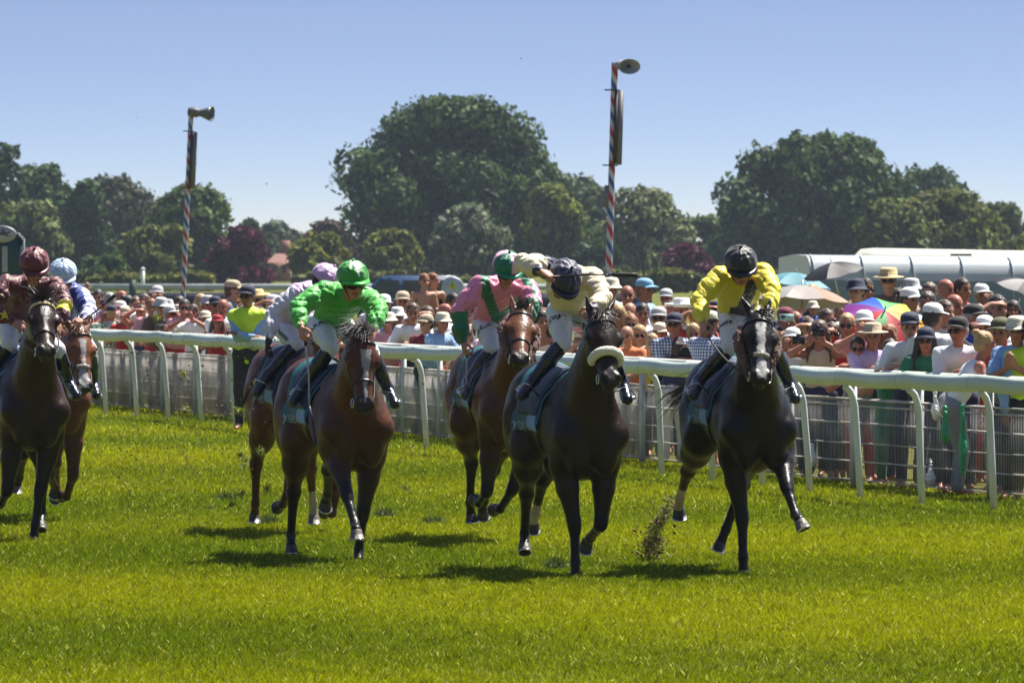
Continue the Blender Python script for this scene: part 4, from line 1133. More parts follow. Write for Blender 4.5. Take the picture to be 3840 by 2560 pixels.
# front row, right to left
spec(3412, 1170, fd(3412), 'lean', 'short', 'white', 'short', 'dark', 'open-mouthed boy in a white t-shirt and navy cap leaning on the hand rail', 'cap', 'navy', yaw=.05, skin=2)
spec(3499, 1136, fd(3499, .5), 'stand', 'short', 'white', 'short', 'dark', 'tall man in a white t-shirt seen from behind, white and green cap', 'cap', 'white', yaw=math.pi * .86, skin=1)
spec(3593, 1186, fd(3593), 'lean_left', 'short', 'white', 'short', 'grey', 'man in a white polo shirt, black cap and sunglasses leaning on the hand rail', 'cap', 'black', True, skin=4, yaw=.15)
spec(3693, 1240, fd(3693), 'lean', 'vest', 'white', 'bun', 'fair', 'blonde woman in a thin-strapped top seen from behind at the hand rail', skin=4, yaw=1.9, legs='grey')
spec(3752, 1190, fd(3752, .5), 'lean', 'short', 'red', 'short', 'brown', 'boy in a red football shirt and olive cap near the right edge', 'cap', 'olive', skin=1, yaw=-.3)
spec(3338, 1268, fd(3338), 'lean', 'vest', 'green', 'short', 'dark', 'woman in a green dress with dark hair and sunglasses at the hand rail', None, None, True, skin=2, legs='green', yaw=.1)
spec(3273, 1212, fd(3273, .5), 'lean_left', 'short', 'lilac', 'short', 'grey', 'man in a tan felt hat and lilac shirt bending over the hand rail', 'straw_hat', 'beige', skin=4, yaw=.6, band='olive', legs='grey')
spec(3215, 1262, fd(3215, .35), 'lean', 'vest', 'pink', 'short', 'dark', 'woman with dark hair and sunglasses left of the tan felt hat', None, None, True, skin=4, legs='red')
spec(3176, 1172, fd(3176, .9), 'crossed', 'short', 'red', 'short', 'fair', 'woman with short blonde hair, red shirt and sunglasses left of the rainbow umbrella', None, None, True, skin=1, yaw=.3)
spec(3120, 1205, fd(3120, .8), 'shade', 'short', 'brown', 'short', 'brown', 'woman with brown hair and dark glasses left of the blonde woman in red', None, None, True, skin=1)
spec(3072, 1200, fd(3072, .5), 'phone', 'vest', 'beige', 'long', 'brown', 'woman with brown hair holding a small camera in front of her face', skin=1)
spec(2972, 1228, fd(2972, .3), 'phone', 'short', 'white', 'short', 'grey', 'person in a white cap and white t-shirt with a black camera at the eye', 'cap', 'white', skin=1)
spec(2945, 1152, fd(2945, 1.6), 'phone', 'long', 'black', 'short', 'dark', 'person in a maroon beanie behind a pale phone', 'cap', 'maroon', skin=3, yaw=.2)
spec(3048, 1128, fd(3048, 2.0), 'stand', 'short', 'royal-blue', 'short', 'fair', 'small child in a yellow and white sun hat held up over the crowd', 'bucket_hat', 'cream', skin=2, sc=.62)
spec(3210, 1044, fd(3210, 5.4), 'stand_turned', 'short', 'green flowered', 'short', 'dark', 'person in a navy bucket hat and bright printed t-shirt', 'bucket_hat', 'navy', skin=2, yaw=-1.0)
spec(3248, 1040, fd(3248, 6.0), 'stand', 'short', 'white', 'short', 'black', 'dark-haired man with sunglasses beside the navy bucket hat', None, None, True, skin=1, yaw=.5)
spec(3332, 1006, fd(3332, 6.5), 'stand', 'short', 'brown', 'short', 'brown', 'man in a cream straw hat and brown t-shirt standing above the crowd', 'straw_hat', 'straw', True, skin=0, band='black')
spec(3418, 1042, fd(3418, 6.8), 'stand', 'short', 'beige', 'short', 'grey', 'person in a patterned grey bucket hat below the white pavilion', 'bucket_hat', 'pale grey', skin=4, yaw=.4)
spec(3484, 1056, fd(3484, 6.6), 'stand_turned', 'short', 'grey', 'short', 'brown', 'brown-haired man with sunglasses below the white pavilion', None, None, True, skin=1, yaw=-1)
spec(3548, 1042, fd(3548, 6.4), 'stand_turned', 'short', 'sky-blue', 'bald', 'grey', 'balding man in a blue shirt looking to the right', skin=4, yaw=.2)
spec(3610, 1040, fd(3610, 6.6), 'stand_turned', 'short', 'pink flowered', 'short', 'dark', 'dark-haired man in a patterned shirt, highest head near the right edge', skin=1, yaw=.1)
spec(3412, 1078, fd(3412, 4.5), 'stand', 'short', 'white', 'short', 'dark', 'man in a clean white cap right of the rainbow umbrella', 'cap', 'white', skin=1, yaw=.9)
spec(3478, 1090, fd(3478, 3.2), 'stand_turned', 'short', 'grey', 'short', 'dark', 'dark-haired man in grey behind the white and green cap', skin=1, yaw=-.8)
spec(3545, 1122, fd(3545, 2.0), 'stand_turned', 'short', 'cream', 'short', 'brown', 'young man with thick brown hair in profile behind the black cap', skin=0, yaw=.1)
spec(3580, 1098, fd(3580, 3.4), 'stand_turned', 'short', 'pink', 'bald', 'grey', 'large bald man in profile', skin=4, yaw=.1)
spec(3652, 1140, fd(3652, 1.6), 'stand_turned', 'short', 'royal-blue', 'short', 'grey', 'man in a black cap and blue shirt turned to the right', 'cap', 'black', skin=4, yaw=.2)
spec(3742, 1102, fd(3742, 2.2), 'shade', 'short', 'sky-blue', 'short', 'black', 'dark-haired man in a blue shirt shading his eyes near the right edge', skin=1, yaw=.5)
spec(3310, 1160, fd(3310, 1.4), 'stand', 'short', 'grey', 'short', 'grey', 'grey-haired man in front of the rainbow umbrella', skin=4, yaw=1.2)
spec(3336, 1215, fd(3336, .8), 'stand', 'vest', 'pink', 'long', 'ginger', 'person with thick ginger-brown hair in front of the rainbow umbrella', skin=1, yaw=2.4)
# between the two leading horses and the right-hand pole
spec(2530, 1172, fd(2530, .4), 'lean_left', 'short', 'blue-checked', 'short', 'dark', 'man in a navy cap, sunglasses and blue checked shirt', 'cap', 'navy', True, skin=4, yaw=.3)
spec(2556, 1122, fd(2556, 1.6), 'shade', 'short', 'cream', 'short', 'brown', 'person in a white cowboy hat left of the yellow sleeve', 'wide_hat', 'white', skin=4, yaw=.2)
spec(2445, 1248, fd(2445, .3), 'lean', 'vest', 'yellow', 'short', 'fair', 'laughing blonde child at the hand rail', skin=2)
spec(2470, 1150, fd(2470, 1.2), 'stand', 'short', 'white', 'short', 'brown', 'person in a grey cap and sunglasses behind the checked shirt', 'cap', 'pale grey', True, skin=1)
spec(2478, 1210, fd(2478, .7), 'lean', 'short', 'beige', 'short', 'brown', 'person in a pale cap with a dark badge above the blonde child', 'cap', 'cream', skin=4, yaw=.5)
spec(2398, 1218, fd(2398, .7), 'clap', 'vest', 'white', 'long', 'fair', 'woman with long fair hair and sunglasses right of the sheepskin noseband', None, None, True, skin=2)
spec(2292, 1040, fd(2292, 4.2), 'stand', 'long', 'white', 'short', 'brown', 'person in a cream bucket hat under the tip of the level whip', 'bucket_hat', 'cream', skin=4, yaw=.2)
spec(2352, 1066, fd(2352, 3.4), 'stand', 'short', 'white', 'bald', 'grey', 'sunburnt bald man in a white shirt', skin=4, yaw=.1)
spec(2418, 1044, fd(2418, 4.2), 'stand', 'short', 'sky-blue', 'short', 'ginger', 'person in a white and blue cap', 'cap', 'sky-blue', skin=4, yaw=1)
spec(2600, 1210, fd(2600, .6), 'lean', 'short', 'black', 'short', 'fair', 'fair-haired person in black under the yellow cuff', skin=1)
spec(2410, 1135, fd(2410, 1.9), 'clap', 'long', 'white', 'short', 'black', 'dark-haired person in white sleeves with hands at the mouth', skin=3)
# behind the green and pink jockeys
spec(1548, 1134, fd(1548, .5), 'lean', 'short', 'white', 'short', 'brown', 'boy in a white t-shirt with a dark red collar', skin=1, yaw=-.1)
spec(1660, 1170, fd(1660, .3), 'lean_left', 'long', 'sky-blue', 'short', 'brown', 'man in a cream sun hat and pale blue shirt leaning over the hand rail', 'bucket_hat', 'cream', skin=4, yaw=.9)
spec(1670, 1134, fd(1670, 1.3), 'stand_turned', 'short', 'white', 'bald', 'grey', 'bald man behind the cream sun hat', skin=4, yaw=.4)
spec(1592, 1024, fd(1592, 2.2), 'stand', None, 'beige', 'short', 'ginger', 'bare-shouldered boy with ginger hair raised above the crowd, left one of two', skin=2, yaw=.4, sc=.85)
spec(1625, 1022, fd(1625, 2.4), 'stand_turned', None, 'beige', 'short', 'ginger', 'bare-shouldered boy with ginger hair raised above the crowd, right one of two', skin=2, yaw=.4, sc=.85)
spec(1440, 1104, fd(1440, 1.2), 'stand', 'short', 'red', 'short', 'grey', 'red-faced man in a white cap right of the bright green sleeve', 'cap', 'white', skin=4)
spec(1510, 1092, fd(1510, 1.5), 'stand', 'short', 'white', 'short', 'grey', 'person in a beige cap left of the two bare-shouldered boys', 'cap', 'beige', skin=4)
spec(1490, 1150, fd(1490, 1.0), 'stand', 'short', 'royal-blue', 'short', 'brown', 'person in a white patterned bucket hat and blue t-shirt', 'bucket_hat', 'white', skin=1)
spec(1700, 1096, fd(1700, 2.2), 'stand_turned', 'short', 'navy', 'short', 'black', 'dark-haired person in navy left of the pink sleeve', skin=3)
# left part
spec(836, 1118, fd(836, .45), 'lean_left', 'short', 'white', 'bald', 'grey', 'bald man in a white shirt left of the steward in the yellow vest', skin=4, yaw=.2)
spec(874, 1050, fd(874, 1.3), 'stand', 'short', 'grey', 'short', 'brown', 'tall man in a beige cap and grey t-shirt behind the steward', 'cap', 'beige', skin=2, yaw=1.4)
spec(605, 1148, fd(605, .5), 'lean', 'vest', 'green', 'short', 'brown', 'woman in a cream sun hat and green top', 'bucket_hat', 'cream', skin=2, legs='green')
spec(452, 1128, fd(452, 1.0), 'stand', 'short', 'navy', 'short', 'brown', 'person in a bright white cap at the left', 'cap', 'white', skin=3, yaw=.8)
spec(456, 1086, fd(456, 2.4), 'stand', 'short', 'pink', 'bald', 'grey', 'bald man, highest head at the left', skin=4, yaw=1.0)
spec(705, 1168, fd(705, .5), 'lean', 'short', 'red', 'bun', 'black', 'dark-haired woman in a red top left of the teal shirt', skin=1)
spec(770, 1165, fd(770, .5), 'lean_left', 'short', 'teal', 'short', 'brown', 'person in a cream cap and teal shirt', 'cap', 'cream', skin=1, yaw=.7)
spec(815, 1178, fd(815, .35), 'lean', 'short', 'red', 'long', 'brown', 'woman with a red cap in the front row left of the bald man', 'cap', 'red', skin=3)
spec(752, 1102, fd(752, 2.2), 'stand', 'long', 'beige', 'long', 'fair', 'woman with long fair hair right of the left striped pole', skin=2)
spec(470, 1150, fd(470, .4), 'lean', 'short', 'red', 'short', 'brown', 'person in red, white and blue behind the rail at the left', 'cap', 'beige', skin=3)
spec(530, 1140, fd(530, .5), 'shade', None, 'beige', 'short', 'brown', 'bare-chested man with brown hair at the hand rail', skin=4)

LAND = [(330, 'behind the whip at the left'), (440, 'at the left end of the crowd'), (560, 'at the left'), (660, 'just left of the left striped pole'), (740, 'just right of the left striped pole'), (860, 'left of the steward'), (1000, 'right of the steward'),
        (1180, 'behind the lilac jockey'), (1420, 'behind the green jockey'), (1540, 'right of the green jockey'), (1700, 'left of the pink jockey'), (1990, 'behind the pink jockey'), (2130, 'behind the cream jockey'), (2330, 'by the foot of the right striped pole'), (2440, 'right of the noseband horse'),
        (2560, 'midway between the last two horses'), (2700, 'left of the yellow jockey'), (2900, 'behind the yellow jockey'), (3020, 'right of the black horse'), (3130, 'under the white umbrella'), (3240, 'left of the rainbow umbrella'), (3340, 'below the straw-hatted man'), (3450, 'right of the rainbow umbrella'), (3560, 'behind the white t-shirts'), (3680, 'behind the black cap'), (3780, 'near the right edge'), (4000, 'at the right edge')]
DEP_ = ['in the front row', 'in the second row', 'in the third row', 'in the fourth row', 'in the fifth row', 'in the sixth row', 'in the middle rows', 'in the back half', 'near the back', 'in the last rows', 'in the last row', 'in the last row', 'in the last row']
TOPP = np.array([.36, .04, .05, .06, .08, .07, .03, .07, .03, .02, .03, .03, .02, .05, .02, .02, .01, .04, .03, .03, .03, .025, .03]); TOPP /= TOPP.sum()
def fill_crowd():
    g = np.random.default_rng(21); offs = [.35, .85, 1.35, 1.9, 2.5, 3.15, 3.85, 4.6, 5.4, 6.3, 7.2, 8.2]
    seen = set()
    for ri, off in enumerate(offs):
        d = 64 + g.uniform(0, 1)
        while d < 122:
            s = abs(fence_x(d + .5) - fence_x(d - .5)); d += (.72 if ri == 0 else .52 if ri < 5 else .62) * g.uniform(.8, 1.25) / math.sqrt(1 + s * s) * (1 if d < 90 else 1.2)
            x = fence_x(d, 1.3 + off) + g.normal(0, .08); px = 1920 + x / d * 26250
            if px > 3900 or px < 200: continue
            lim = 11 if px > 3000 else (9 if px > 2150 else 5)
            if ri > lim: continue
            pose = g.choice(['lean', 'lean_left', 'lean', 'phone', 'clap']) if ri == 0 else g.choice(['stand', 'stand_turned', 'shade', 'phone', 'crossed', 'clap', 'arm_up', 'stand'], p=[.25, .2, .13, .12, .1, .08, .02, .1])
            t = POSES[pose]; hgt = g.normal(1.70, .085); sc = float(np.clip(hgt / 1.75, .86, 1.08)); z0 = float(gz(x, d))
            s_ = 26250 / d; py = 937.5 + (CAM_H - z0 - t['_top'] * sc) * s_
            if any(abs(px - a) < c * .75 and abs(py - b) < c * 1.0 for a, b, c in TAKEN): continue
            # entirely behind the horses and jockeys: nothing of them would show
            if any(a < px < b and c < py < e_ for a, b, c, e_ in ((-50, 215, 1060, 1500), (1080, 1230, 1060, 1400), (1245, 1400, 1080, 1500), (1850, 1985, 1020, 1500), (2075, 2215, 1050, 1500), (2215, 2330, 1190, 1500), (2700, 2850, 1000, 1500), (2830, 2900, 1100, 1500))): continue
            fem = g.random() < .42; hatp = g.random(); hat = None; hatc = None
            if hatp < .16: hat = 'cap'; hatc = g.choice(['white', 'navy', 'black', 'beige', 'pale grey', 'white', 'cream'])
            elif hatp < .25: hat = 'bucket_hat'; hatc = g.choice(['white', 'cream', 'beige', 'navy', 'pale grey'])
            elif hatp < .31: hat = g.choice(['straw_hat', 'wide_hat']); hatc = g.choice(['straw', 'cream', 'white', 'beige'])
            hair = g.choice(['long', 'bun', 'long']) if fem else g.choice(['short', 'short', 'short', 'short', 'short', 'short', 'bald']); hairc = g.choice(['dark', 'brown', 'fair', 'grey', 'black', 'ginger'], p=[.28, .28, .18, .12, .08, .06])
            if hair == 'bald' and hat: hair = 'short'
            top = g.choice(['vest', 'short', 'long'], p=[.45, .4, .15]) if fem else g.choice(['short', 'short', 'long'], p=[.5, .32, .18]); topc = g.choice(list(TOPS), p=TOPP)
            gl = g.random() < .42; sk = int(g.choice(6, p=[.22, .24, .16, .14, .20, .04])); wh = next(w for a, w in LAND if px < a)
            for _ in range(40):
                key = (hat, hatc, None if hat else (hair, hairc), top, topc, gl, pose, wh)
                if key not in seen: break
                topc = g.choice(list(TOPS))
            seen.add(key)
            rz = face_yaw(x, d, g.normal(0, .35) + (math.pi if g.random() < .05 else 0)); h = t['_hc']
            person(x - h[0] * math.cos(rz) * sc, d - h[0] * math.sin(rz) * sc, z0, rz, sc, pose, top, topc, hair, hairc, hat, hatc, gl, sk, str(g.choice(['navy', 'black', 'beige', 'white', 'grey', 'red'])), where=wh)
            TAKEN.append((px, py, s_ * .10))
fill_crowd()
print('people', N_PEOPLE)
# label clean-up: cut to sixteen words at most
for o in bpy.data.objects:
    if o.parent is None and o.get('label') and len(o['label'].split()) > 16: print('LONG', o['label'])

# things held or worn in the crowd
def phone_at(px, py, d, label, col=(.35, .55, .55), size=(.16, .012, .08)):
    P = at_depth(px, py, d); o = empty('phone', tuple(P), face_yaw(P[0], P[1]) + math.pi / 2); tag(o, label, 'phone')
    mb = MB(); mb.box((0, 0, 0), size); mb.build('case', mat('phone_case', col, rough=.4), o)
    mb = MB(); mb.lathe([(.0001, .004), (.020, .004), (.022, 0)], 14, (-.04, -.010, .005), np.array([[1, 0, 0], [0, 0, 1], [0, 1, 0]])); mb.build('lens', M_BLACK, o)
phone_at(2950, 1190, fd(2950, 1.2), 'pale green phone held sideways in front of the maroon beanie')
def camera_at(px, py, d, label):
    P = at_depth(px, py, d); o = empty('camera', tuple(P), face_yaw(P[0], P[1])); tag(o, label, 'camera')
    mb = MB(); mb.box((0, 0, 0), (.06, .13, .085)); mb.box((.0, 0, .05), (.04, .05, .03)); mb.build('case', M_BLACK, o, False)
    mb = MB(); mb.lathe([(.03, 0), (.033, .05), (.026, .052), (.0001, .045)], 14, (.03, 0, 0), np.array([[0, 0, 1], [0, 1, 0], [-1, 0, 0]]).T); mb.build('lens', M_BLACK, o)
camera_at(2995, 1275, fd(2995, .1), 'black camera at the eye of the person in the white cap')
camera_at(3070, 1245, fd(3070, .2), 'small silver and black camera held by the brown-haired woman')

# stewards between the two rails
def steward(px, py, d, pose, label, yaw, hatk, hatc):
    o, P, s = spec(px, py, d, pose, 'long', 'sky-blue', 'short', 'dark', label, hatk, hatc, True, skin=3, legs='black', yaw=yaw, cat='steward', group=None)
    m = mat('hi_vis_yellow', (.55, .80, .02), rough=.6, bump=.3, bscale=14); t = POSES[pose]
    me = t['hivis']; co = np.zeros(len(me.vertices) * 3, np.float32); me.vertices.foreach_get('co', co)
    me.materials.clear(); me.materials.append(m); v = bpy.data.objects.new('hi_vis_vest', me); v.parent = o; COL.objects.link(v)
    mt = mat('reflective_tape', (.72, .74, .70), rough=.35); V = co.reshape(-1, 3)
    for z in (1.06, ):
        mb = MB(); a = np.linspace(0, 2 * np.pi, 29); pr = []; sel = V[np.abs(V[:, 2] - z) < .03]; cx = sel.mean(0)
        for th in a:
            dr = np.array([math.cos(th), math.sin(th)]); pr.append(cx[:2] + dr * ((sel[:, :2] - cx[:2]) @ dr).max())
        VV = [[p[0] + (p[0] - cx[0]) * .02, p[1] + (p[1] - cx[1]) * .02, zz] for zz in (z - .03, z + .03) for p in pr]; mb.put(VV, [[j, j + 1, 29 + j + 1, 29 + j] for j in range(28)])
        ob = mb.build('reflective_stripe', mt, v)
    return o, P, s
steward(928, 1068, 95.5, 'crossed', 'steward with a beard, navy cap and yellow hi-vis vest, arms crossed between the rails', -.2, 'cap', 'navy')
steward(3862, 1195, fd(3862, .3), 'stand', 'steward in a black cap and yellow hi-vis vest cut off by the right edge', .3, 'cap', 'black')

# ------------------------------------------------------------------ umbrellas
def umbrella(px, py, d, R, tilt, taz, cols, label, rings=False, n=8, dome=.34):
    P = at_depth(px, py, d); o = empty('umbrella', tuple(P)); tag(o, label, 'umbrella', 'umbrellas used as sunshades')
    Rm = np.array((Matrix.Rotation(taz, 3, 'Z') @ Matrix.Rotation(tilt, 3, 'Y'))); m = 7
    mats = {}
    for k in range(n):
        c = cols[k % len(cols)]; a0, a1 = 2 * np.pi * k / n, 2 * np.pi * (k + 1) / n; V = []; s = 7
        for i in range(m + 1):
            r = i / m; z = -R * dome * r ** 1.9
            for j in range(s):
                u = j / (s - 1); a = a0 + (a1 - a0) * u; sag = 1 - .085 * r * math.sin(math.pi * u); V.append(np.array([R * r * sag * math.cos(a), R * r * sag * math.sin(a), z - .02 * r * math.sin(math.pi * u)]))
        V = np.array(V) @ Rm.T; mb = MB(); mb.put(V, [[i * s + j, i * s + j + 1, (i + 1) * s + j + 1, (i + 1) * s + j] for i in range(m) for j in range(s - 1)])
        mb.put(V * [1, 1, 1] - np.array(Rm)[:, 2] * .004, [[(i + 1) * s + j, (i + 1) * s + j + 1, i * s + j + 1, i * s + j] for i in range(m) for j in range(s - 1)])
        mb.build('panel', mat('umbrella_cloth', c, rough=.6, translucent=.25), o)
        mb = MB(); mb.tube([Rm @ np.array([R * r * math.cos(a0), R * r * math.sin(a0), -R * dome * r ** 1.9 - .012]) for r in (0, .3, .6, .85, 1)], .005, 5); mb.build('rib', M_STEEL, o)
    mb = MB(); mb.tube([Rm @ np.array([0, 0, .07]), Rm @ np.array([0, 0, -.75])], .010, 8); mb.build('shaft', M_STEEL, o)
    mb = MB(); mb.tube([Rm @ np.array([0, 0, -.75]), Rm @ np.array([0, 0, -.90])], .018, 8); mb.build('handle', M_BLACK, o)
BK = (.02, .02, .03)
umbrella(3118, 985, 112, .50, -.25, .5, [BK, (.30, .28, .27), BK, BK], 'black and grey umbrella, the highest of the umbrellas')
umbrella(2985, 1022, 114, .62, .10, .3, [(.10, .30, .36)], 'teal umbrella behind the black and grey one')
umbrella(3010, 1070, 92, .66, .12, 1.2, [(.34, .34, .34), (.38, .34, .32), (.40, .22, .15)], 'white and peach umbrella right of the yellow jockey')
umbrella(3318, 1165, 76, .48, .62, -1.35, [(.50, .02, .03), (.60, .30, .02), (.60, .56, .05), (.10, .55, .12), (.02, .10, .50), (.30, .05, .35), (.62, .03, .05), (.25, .60, .25)], 'rainbow-coloured umbrella tilted above the front rows')
umbrella(3850, 1050, 100, .48, -.35, 2.9, [BK, (.30, .29, .28)], 'black and grey umbrella at the right edge')

# ------------------------------------------------------------------ litter bags on the fence
def bag(px, py, col, label, w=.09, h=.22, sd=0):
    d = fd(px, -.28); P = at_depth(px, py, d); o = empty('plastic_bag', tuple(P)); tag(o, label, 'plastic bag')
    g = np.random.default_rng(sd); pr = [E((0, 0, -h * .35), (w * .5, w, h * .4), None, .03), C((0, 0, -h * .2), (0, g.uniform(-.03, .03), h * .45), w * .45, .015, .03), C((0, .03, h * .3), (0, .05, h * .62), .012, .02, .01)]
    add('sack', sdf_mesh('sack', pr, .010, None, folds(.010, 50, sd)), mat('polythene', col, rough=.3, translucent=.3), o)
bag(3508, 1520, (.72, .72, .70), 'white plastic bag tied to the top of the mesh fence', .07, .20, 1)
bag(3545, 1590, (.05, .35, .16), 'green and white carrier bag hanging on the mesh fence', .09, .26, 2)
bag(3610, 1640, (.04, .38, .20), 'long bright green plastic bag low on the mesh fence', .07, .50, 3)
bag(3490, 1770, (.70, .70, .68), 'crumpled white bag at the foot of the mesh fence', .09, .18, 4)
bag(3046, 1705, (.72, .72, .72), 'small white bag on the ground behind the black horse', .07, .16, 5)

# every label must point at one thing only
seen_l = {}
for o in [q for q in bpy.data.objects if q.parent is None and q.get('label')]:
    seen_l.setdefault(o['label'], []).append(o)
for k_, v_ in seen_l.items():
    if len(v_) > 1:
        v_.sort(key=lambda q: q.location.x / q.location.y)
        for i_, q in enumerate(v_):
            e_ = [', left of the two', ', right of the two'][i_] if len(v_) == 2 else [', leftmost', ', middle', ', rightmost'][min(i_, 2)]
            q['label'] = k_ + e_
# ------------------------------------------------------------------ loudspeaker poles painted like barber's poles
def pole(bx, by, tx, ty, d, label, kind, rev=False):
    B = at_depth(bx, by, d); T = at_depth(tx, ty, d); u = unit(T - B); B0 = B - u * ((B[2] + .08) / u[2]); o = empty('loudspeaker_pole', tuple(B0)); tag(o, label, 'pole', 'striped loudspeaker poles')
    L = np.linalg.norm(T - B0); A = frame(u, np.array([0, -1.0, 0]))
    m = bpy.data.materials.new('barber_stripes'); m.use_nodes = True; N = m.node_tree.nodes; K = m.node_tree.links; b = N['Principled BSDF']; b.inputs['Roughness'].default_value = .4
    at = N.new('ShaderNodeAttribute'); at.attribute_name = 'tone'; K.new(at.outputs['Color'], b.inputs['Base Color'])
    n = 24; mz = int(L / .02); V = []; cols = []; r = .052
    hz = np.linspace(0, L, mz)
    for z in hz:
        for j in range(n):
            a = 2 * np.pi * j / n; V.append(A[1] * r * math.cos(a) + A[2] * r * math.sin(a) + u * z)
            ph = (z / .50 + (a / (2 * np.pi)) * (1)) % 1.0; k = int(ph * 4); cols.append([(.55, .56, .60), (.02, .09, .30), (.55, .56, .60), (.42, .02, .03)][k])
    Q = [[i * n + j, i * n + (j + 1) % n, (i + 1) * n + (j + 1) % n, (i + 1) * n + j] for i in range(mz - 1) for j in range(n)]
    add('post', mesh_of('post', np.array(V), np.array(Q), True, np.array(cols)), m, o)
    grey = mat('weathered_grey', (.17, .17, .19), rough=.5, var=.1); dk = mat('dark_grey_box', (.05, .05, .055), rough=.6)
    R = np.array([A[1] if A[1][0] > 0 else -A[1], A[2], A[0]]).T; X = R[:, 0]
    # column loudspeaker
    c = u * (L - 1.02) + X * .11 + np.array([0, -.05, 0]); mb = MB(); mb.box(c, (.085, .09, 1.16), np.array([X, np.cross(u, X), u]).T); mb.build('column_speaker', grey, o, False)
    mb = MB(); mb.box(c - X * .072 + np.array([0, -.004, 0]), (.058, .10, 1.14), np.array([X, np.cross(u, X), u]).T); mb.build('speaker_back', dk, o, False)
    for z in (L - .43, L - 1.61):
        mb = MB(); mb.box(u * z - X * .03, (.24, .13, .02), np.array([X, np.cross(u, X), u]).T); mb.build('bracket', dk, o, False)
    if kind: mb = MB(); mb.box(u * (L - 2.1) - X * .075, (.06, .09, .35), np.array([X, np.cross(u, X), u]).T); mb.build('junction_box', grey, o, False)
    # horn: short throat, drum and wide mouth
    hd = unit(X * .42 + np.array([0, -.90, -.10])) if kind else unit(X * .95 + np.array([0, -.25, -.05])); hs_ = 1.12 if kind else 1.45
    h0 = u * (L - .03) + X * (.10 if kind else -.02); fr = frame(hd, UPV); RR = np.array([fr[1], fr[2], fr[0]]).T
    mb = MB(); mb.lathe([(r_ * hs_, z_ * hs_ * (.8 if kind else 1)) for r_, z_ in [(.0001, -.02), (.07, -.02), (.085, .02), (.085, .10), (.060, .14), (.065, .17), (.110, .27), (.128, .33), (.118, .325), (.06, .20), (.0001, .18)]], 24, h0, RR, 1.35 if kind else 1.0, .85); mb.build('horn', mat('horn_grey_' + ('a' if kind else 'b'), (.30, .31, .34) if kind else (.12, .12, .13), rough=.4, metal=.1), o)
    mb = MB(); mb.lathe([(.0001, .0), (.035, .0), (.025, -.05), (.0001, -.055)], 14, h0 + hd * .28, RR); mb.build('horn_driver', dk, o)
pole(2283, 1020, 2306, 236, 110, 'red, white and blue striped pole in the middle, the nearer and taller one', True)
pole(684, 1160, 717, 415, 145, 'red, white and blue striped pole at the left, the farther one', False)

# ------------------------------------------------------------------ white pavilion and coach behind the crowd
def pavilion():
    d = 150; P = at_depth(3040, 1000, d); x0 = P[0]; s = 26250 / d; zt = CAM_H - (958 - 937.5) / s; R0 = np.array([x0, d, .0]); o = empty('pavilion', tuple(R0))
    tag(o, 'long white pavilion with a rounded ribbed roof behind the crowd', 'pavilion'); Lx = 13.0; sl = -.12
    dirx = unit([1, sl * -1.6, 0]); nr = np.array([dirx[1], -dirx[0], 0])
    W_ = mat('pavilion_roof_white', (.46, .50, .52), rough=.22, var=.03); G = mat('pavilion_wall', (.16, .23, .28), rough=.35, var=.1); Rb = mat('pavilion_rib', (.35, .40, .42), rough=.5)
    prof = [(.0, -.52), (.03, -.36), (.10, -.20), (.22, -.07), (.42, 0), (1.6, .02), (3.0, -.05)]
    def off(p, k): return p[0] * -nr * -1
    V = []; n = len(prof)
    fwd = nr if nr[1] > 0 else -nr
    for k in range(41):
        t = Lx * k / 40
        for a, z in prof: V.append(dirx * t + fwd * a + np.array([0, 0, zt + z - .012 * t]))
    mb = MB(); mb.put(V, [[k * n + i, (k + 1) * n + i, (k + 1) * n + i + 1, k * n + i + 1] for k in range(40) for i in range(n - 1)]); mb.build('roof', W_, o)
    mb = MB(); VV = [dirx * t + np.array([0, 0, z]) for t in (0, Lx) for z in (zt - .53 - .012 * t, .0)]; mb.put(VV, [[0, 2, 3, 1]]); VV = [fwd * a + np.array([0, 0, z]) for a in (0, 3) for z in (zt - .55, 0)]; mb.put(VV, [[1, 3, 2, 0]]); 
    mb.put([dirx * Lx + fwd * a + np.array([0, 0, z]) for a in (0, 3) for z in (zt - .7, 0)], [[1, 3, 2, 0]]); mb.build('wall', G, o, False)
    for k in range(0, 13):
        t = .08 + k * 1.10; pts = [dirx * t + fwd * (a - .02) + np.array([0, 0, zt + z - .012 * t + .012]) for a, z in prof[:5]]; pts = [pts[0] * [1, 1, 0] + [0, 0, .3]] + pts
        mb = MB(); mb.tube(pts, .022, 6); mb.build('rib', Rb, o)
    mb = MB(); VV = [[a, z] for a, z in prof]; cap = [fwd * a + np.array([0, 0, zt + z]) - dirx * .01 for a, z in prof] + [fwd * 3 + np.array([0, 0, zt - .6]) - dirx * .01]; mb.put(cap, [], [[0, i + 1, i] for i in range(1, n)]); mb.build('gable', W_, o, False)
pavilion()
